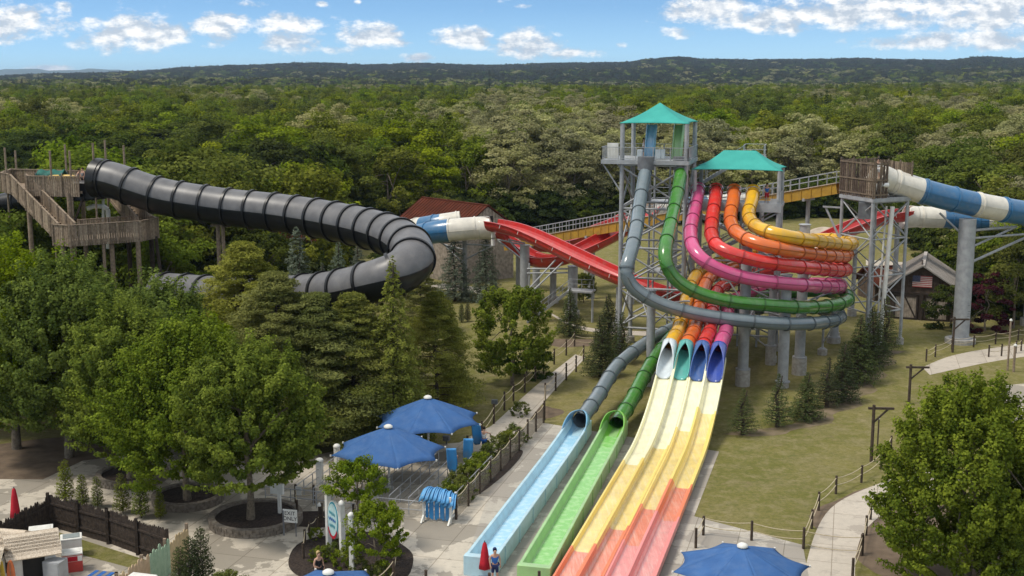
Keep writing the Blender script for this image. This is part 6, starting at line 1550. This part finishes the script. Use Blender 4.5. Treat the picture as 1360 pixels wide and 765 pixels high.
plank_fence([(-60, 772), (0, 737), (68, 700)], 1.75, M['wood_dk'], 'dark plank fence running to the left edge')
M['ps_tan'] = noise_mat('tan_board', (.55, .42, .24), (.45, .34, .19), 4, .8); M['ps_mint'] = noise_mat('mint_board', (.36, .48, .34), (.30, .42, .29), 4, .8); M['ps_peach'] = noise_mat('peach_board', (.55, .40, .26), (.47, .33, .2), 4, .8)
plank_fence([(252, 742), (160, 812), (100, 860)], 1.8, M['wood'], 'pastel board fence of tan, mint and peach planks beside the concrete', .26, mats=[M['ps_tan'], M['ps_mint'], M['ps_peach']], seg=1.9, jag=.14, rails=False)
poly_sheet('yard_concrete', gpts([(110, 735), (200, 760), (150, 800), (60, 900), (-200, 900), (-60, 740)]), .024, M['concrete'])
poly_sheet('yard_grass', gpts([(70, 705), (228, 755), (200, 762), (110, 738), (60, 720)]), .028, bpy.data.materials['grass_ground'])
# freezer chests
def freezer(px, py, sz, bodym, lidm, label, hsc=.9):
    b = G(px, py); t = empty('freezer', b, label, 'freezer'); X = Vector((math.cos(.35), math.sin(.35), 0)); Y = Vector((-X.y, X.x, 0))
    mb = MB(); mb.box(b + UP * sz[2] / 2, sz, (X, Y, UP)); o = mb.build('body', bodym, t); bv = o.modifiers.new('b', 'BEVEL'); bv.width = .03
    mb = MB(); mb.box(b + UP * (sz[2] + .05), (sz[0] + .04, sz[1] + .04, .1), (X, Y, UP)); o = mb.build('lid', M['white'], t); lid_ = o; bv = o.modifiers.new('b', 'BEVEL'); bv.width = .02
    mb = MB(); mb.box(b + UP * (sz[2] + .115), (sz[0] * .8, sz[1] * .75, .03), (X, Y, UP)); mb.build('lid_glass', lidm, lid_)
    return t, b, X, Y
M['fr_red'] = noise_mat('freezer_red', (.48, .06, .05), (.40, .05, .045), 3, .4); M['glassy'] = noise_mat('pale_glass', (.30, .33, .33), (.22, .25, .25), 3, .15)
freezer(96, 738, (1.0, .8, .95), M['white'], M['glassy'], 'white glass-topped freezer chest behind the red one')
t, b, X, Y = freezer(97, 757, (.95, .75, .9), M['fr_red'], M['white'], 'red and white freezer chest in the service yard')
mb = MB(); mb.box(b - Y * .385 + UP * .72, (.93, .02, .28), (X, Y, UP)); mb.build('front_band', M['white'], t)
mb = MB(); mb.box(b - Y * .40 + UP * .72, (.5, .02, .24), (X, Y, UP)); mb.build('front_panel', M['c_red'], t)
M['cool_blue'] = noise_mat('cooler_blue', (.05, .22, .45), (.04, .18, .38), 3, .4); freezer(56, 727, (1.15, .9, .95), M['cool_blue'], M['white'], 'blue cooler chest with a white lid by the dark fence')
# thatched huts
def hut(px, py, label, wx, wy, h, rise, rz):
    b = G(px, py); t = empty('thatched_hut', b, label, 'hut', 'thatched stalls at the lower left'); X = Vector((math.cos(rz), math.sin(rz), 0)); Y = Vector((-X.y, X.x, 0)); mb = MB()
    mb.box(b + UP * h / 2, (wx, wy, h), (X, Y, UP)); mb.build('body', M['white'], t)
    mb = MB(); mb.box(b - Y * (wy / 2 + .01) + UP * h * .55, (wx * .5, .04, h * .7), (X, Y, UP)); mb.build('opening', M['glass_dark'], t)
    mb = MB()
    for s in (-1, 1):
        for k in range(7):     # shaggy courses of thatch
            f = k / 7; z0 = h + rise * (1 - f) + .06; y0 = (wy / 2 + .35) * f
            a = b + Y * s * (y0 + .11) + UP * (z0 - .02); dirv = (Y * s * (wy / 2 + .35) - UP * rise).normalized(); mb.box(a + dirv * .07, (wx + .5 + random.uniform(-.04, .04), .34, .07), (X, dirv, X.cross(dirv)))
    mb.build('thatch_roof', M['thatch'], t)
hut(45, 768, 'stall with a pale thatched roof beside the red freezer', 2.0, 1.5, 1.5, .75, .45); hut(12, 762, 'stall with a reed roof at the left edge', 1.7, 1.3, 1.7, .5, -.2); hut(-20, 790, 'stall with tan roof cut by the corner of the picture', 1.6, 1.3, 1.6, .6, .1)
for px, py, c1, lab in ((3, 790, (.6, .42, .06), 'yellow surfboard standing by the thatched stalls'), (17, 792, (.52, .14, .05), 'orange surfboard standing by the thatched stalls')):
    b = G(px, py); t = empty('surfboard', b, lab, 'surfboard'); mb = MB(); n = 20; f = []
    for i in range(n): a = 2 * math.pi * i / n; f.append(b + R * .22 * math.cos(a) + UP * (.9 + .9 * math.sin(a)) - A * .03)
    mb.add(f + [p + A * .06 for p in f], [tuple(range(n)), tuple(range(2 * n - 1, n - 1, -1))] + [(i, n + i, n + (i + 1) % n, (i + 1) % n) for i in range(n)]); m_ = noise_mat('board_paint', c1, tuple(x * .8 for x in c1), 3, .3); mb.build('board', m_, t)
    mb = MB(); mb.box(b + UP * .9 - A * .045, (.03, .01, 1.6), (R, A, UP)); mb.build('stringer', M['wood'], t)
b = G(133, 765); t = empty('floor_mat', b, 'striped blue mat lying on the yard concrete', 'mat'); mb = MB()
for k in range(5): mb.box(b + R * (k - 2) * .22 + UP * .05, (.2, .9, .03), (R, A, UP), k % 2)
mb.build('strips', [M['c_blue'], M['c_grey']], t)
b = G(75, 775); t = empty('cabinet', b, 'grey metal cabinet below the red freezer', 'cabinet'); mb = MB(); mb.box(b + UP * .6, (.9, .7, 1.2), (R, A, UP)); mb.build('body', M['steel'], t); mb = MB(); mb.box(b + UP * .6 - A * .36, (.8, .02, 1.1), (R, A, UP)); mb.build('door', M['steel'], t)
# white kiosk roof peeking at the bottom edge
b = G(186, 812); t = empty('kiosk', b, 'white kiosk roof peeking in at the bottom edge by the pastel fence', 'kiosk'); mb = MB(); mb.box(b + UP * .75, (1.1, 1.0, 1.5), (R, A, UP)); mb.build('body', M['white'], t); mb = MB(); mb.box(b + UP * 1.55, (1.3, 1.2, .1), (R, A, UP)); o = mb.build('roof', M['white'], t); o.modifiers.new('b', 'BEVEL').width = .04
# air
mb = MB(); zb, zt_ = -1.0, 140.0; x0, x1, y0, y1 = -9500, 9500, -60, 15500
mb.box(((x0 + x1) / 2, (y0 + y1) / 2, (zb + zt_) / 2), (x1 - x0, y1 - y0, zt_ - zb))
m = bpy.data.materials.new('haze'); m.use_nodes = True; n_ = m.node_tree; n_.nodes.clear(); o_ = n_.nodes.new('ShaderNodeOutputMaterial'); v_ = n_.nodes.new('ShaderNodeVolumePrincipled'); v_.inputs['Density'].default_value = .00006; v_.inputs['Color'].default_value = (.55, .74, 1, 1); v_.inputs['Anisotropy'].default_value = .2
n_.links.new(v_.outputs[0], o_.inputs['Volume'])
if USE_HAZE: o = mb.build('haze', m); o['kind'] = 'stuff'; o['label'] = 'thin blue haze over the distance'
# ------------------------------------------------------------------ render settings
scene.render.engine = 'CYCLES'
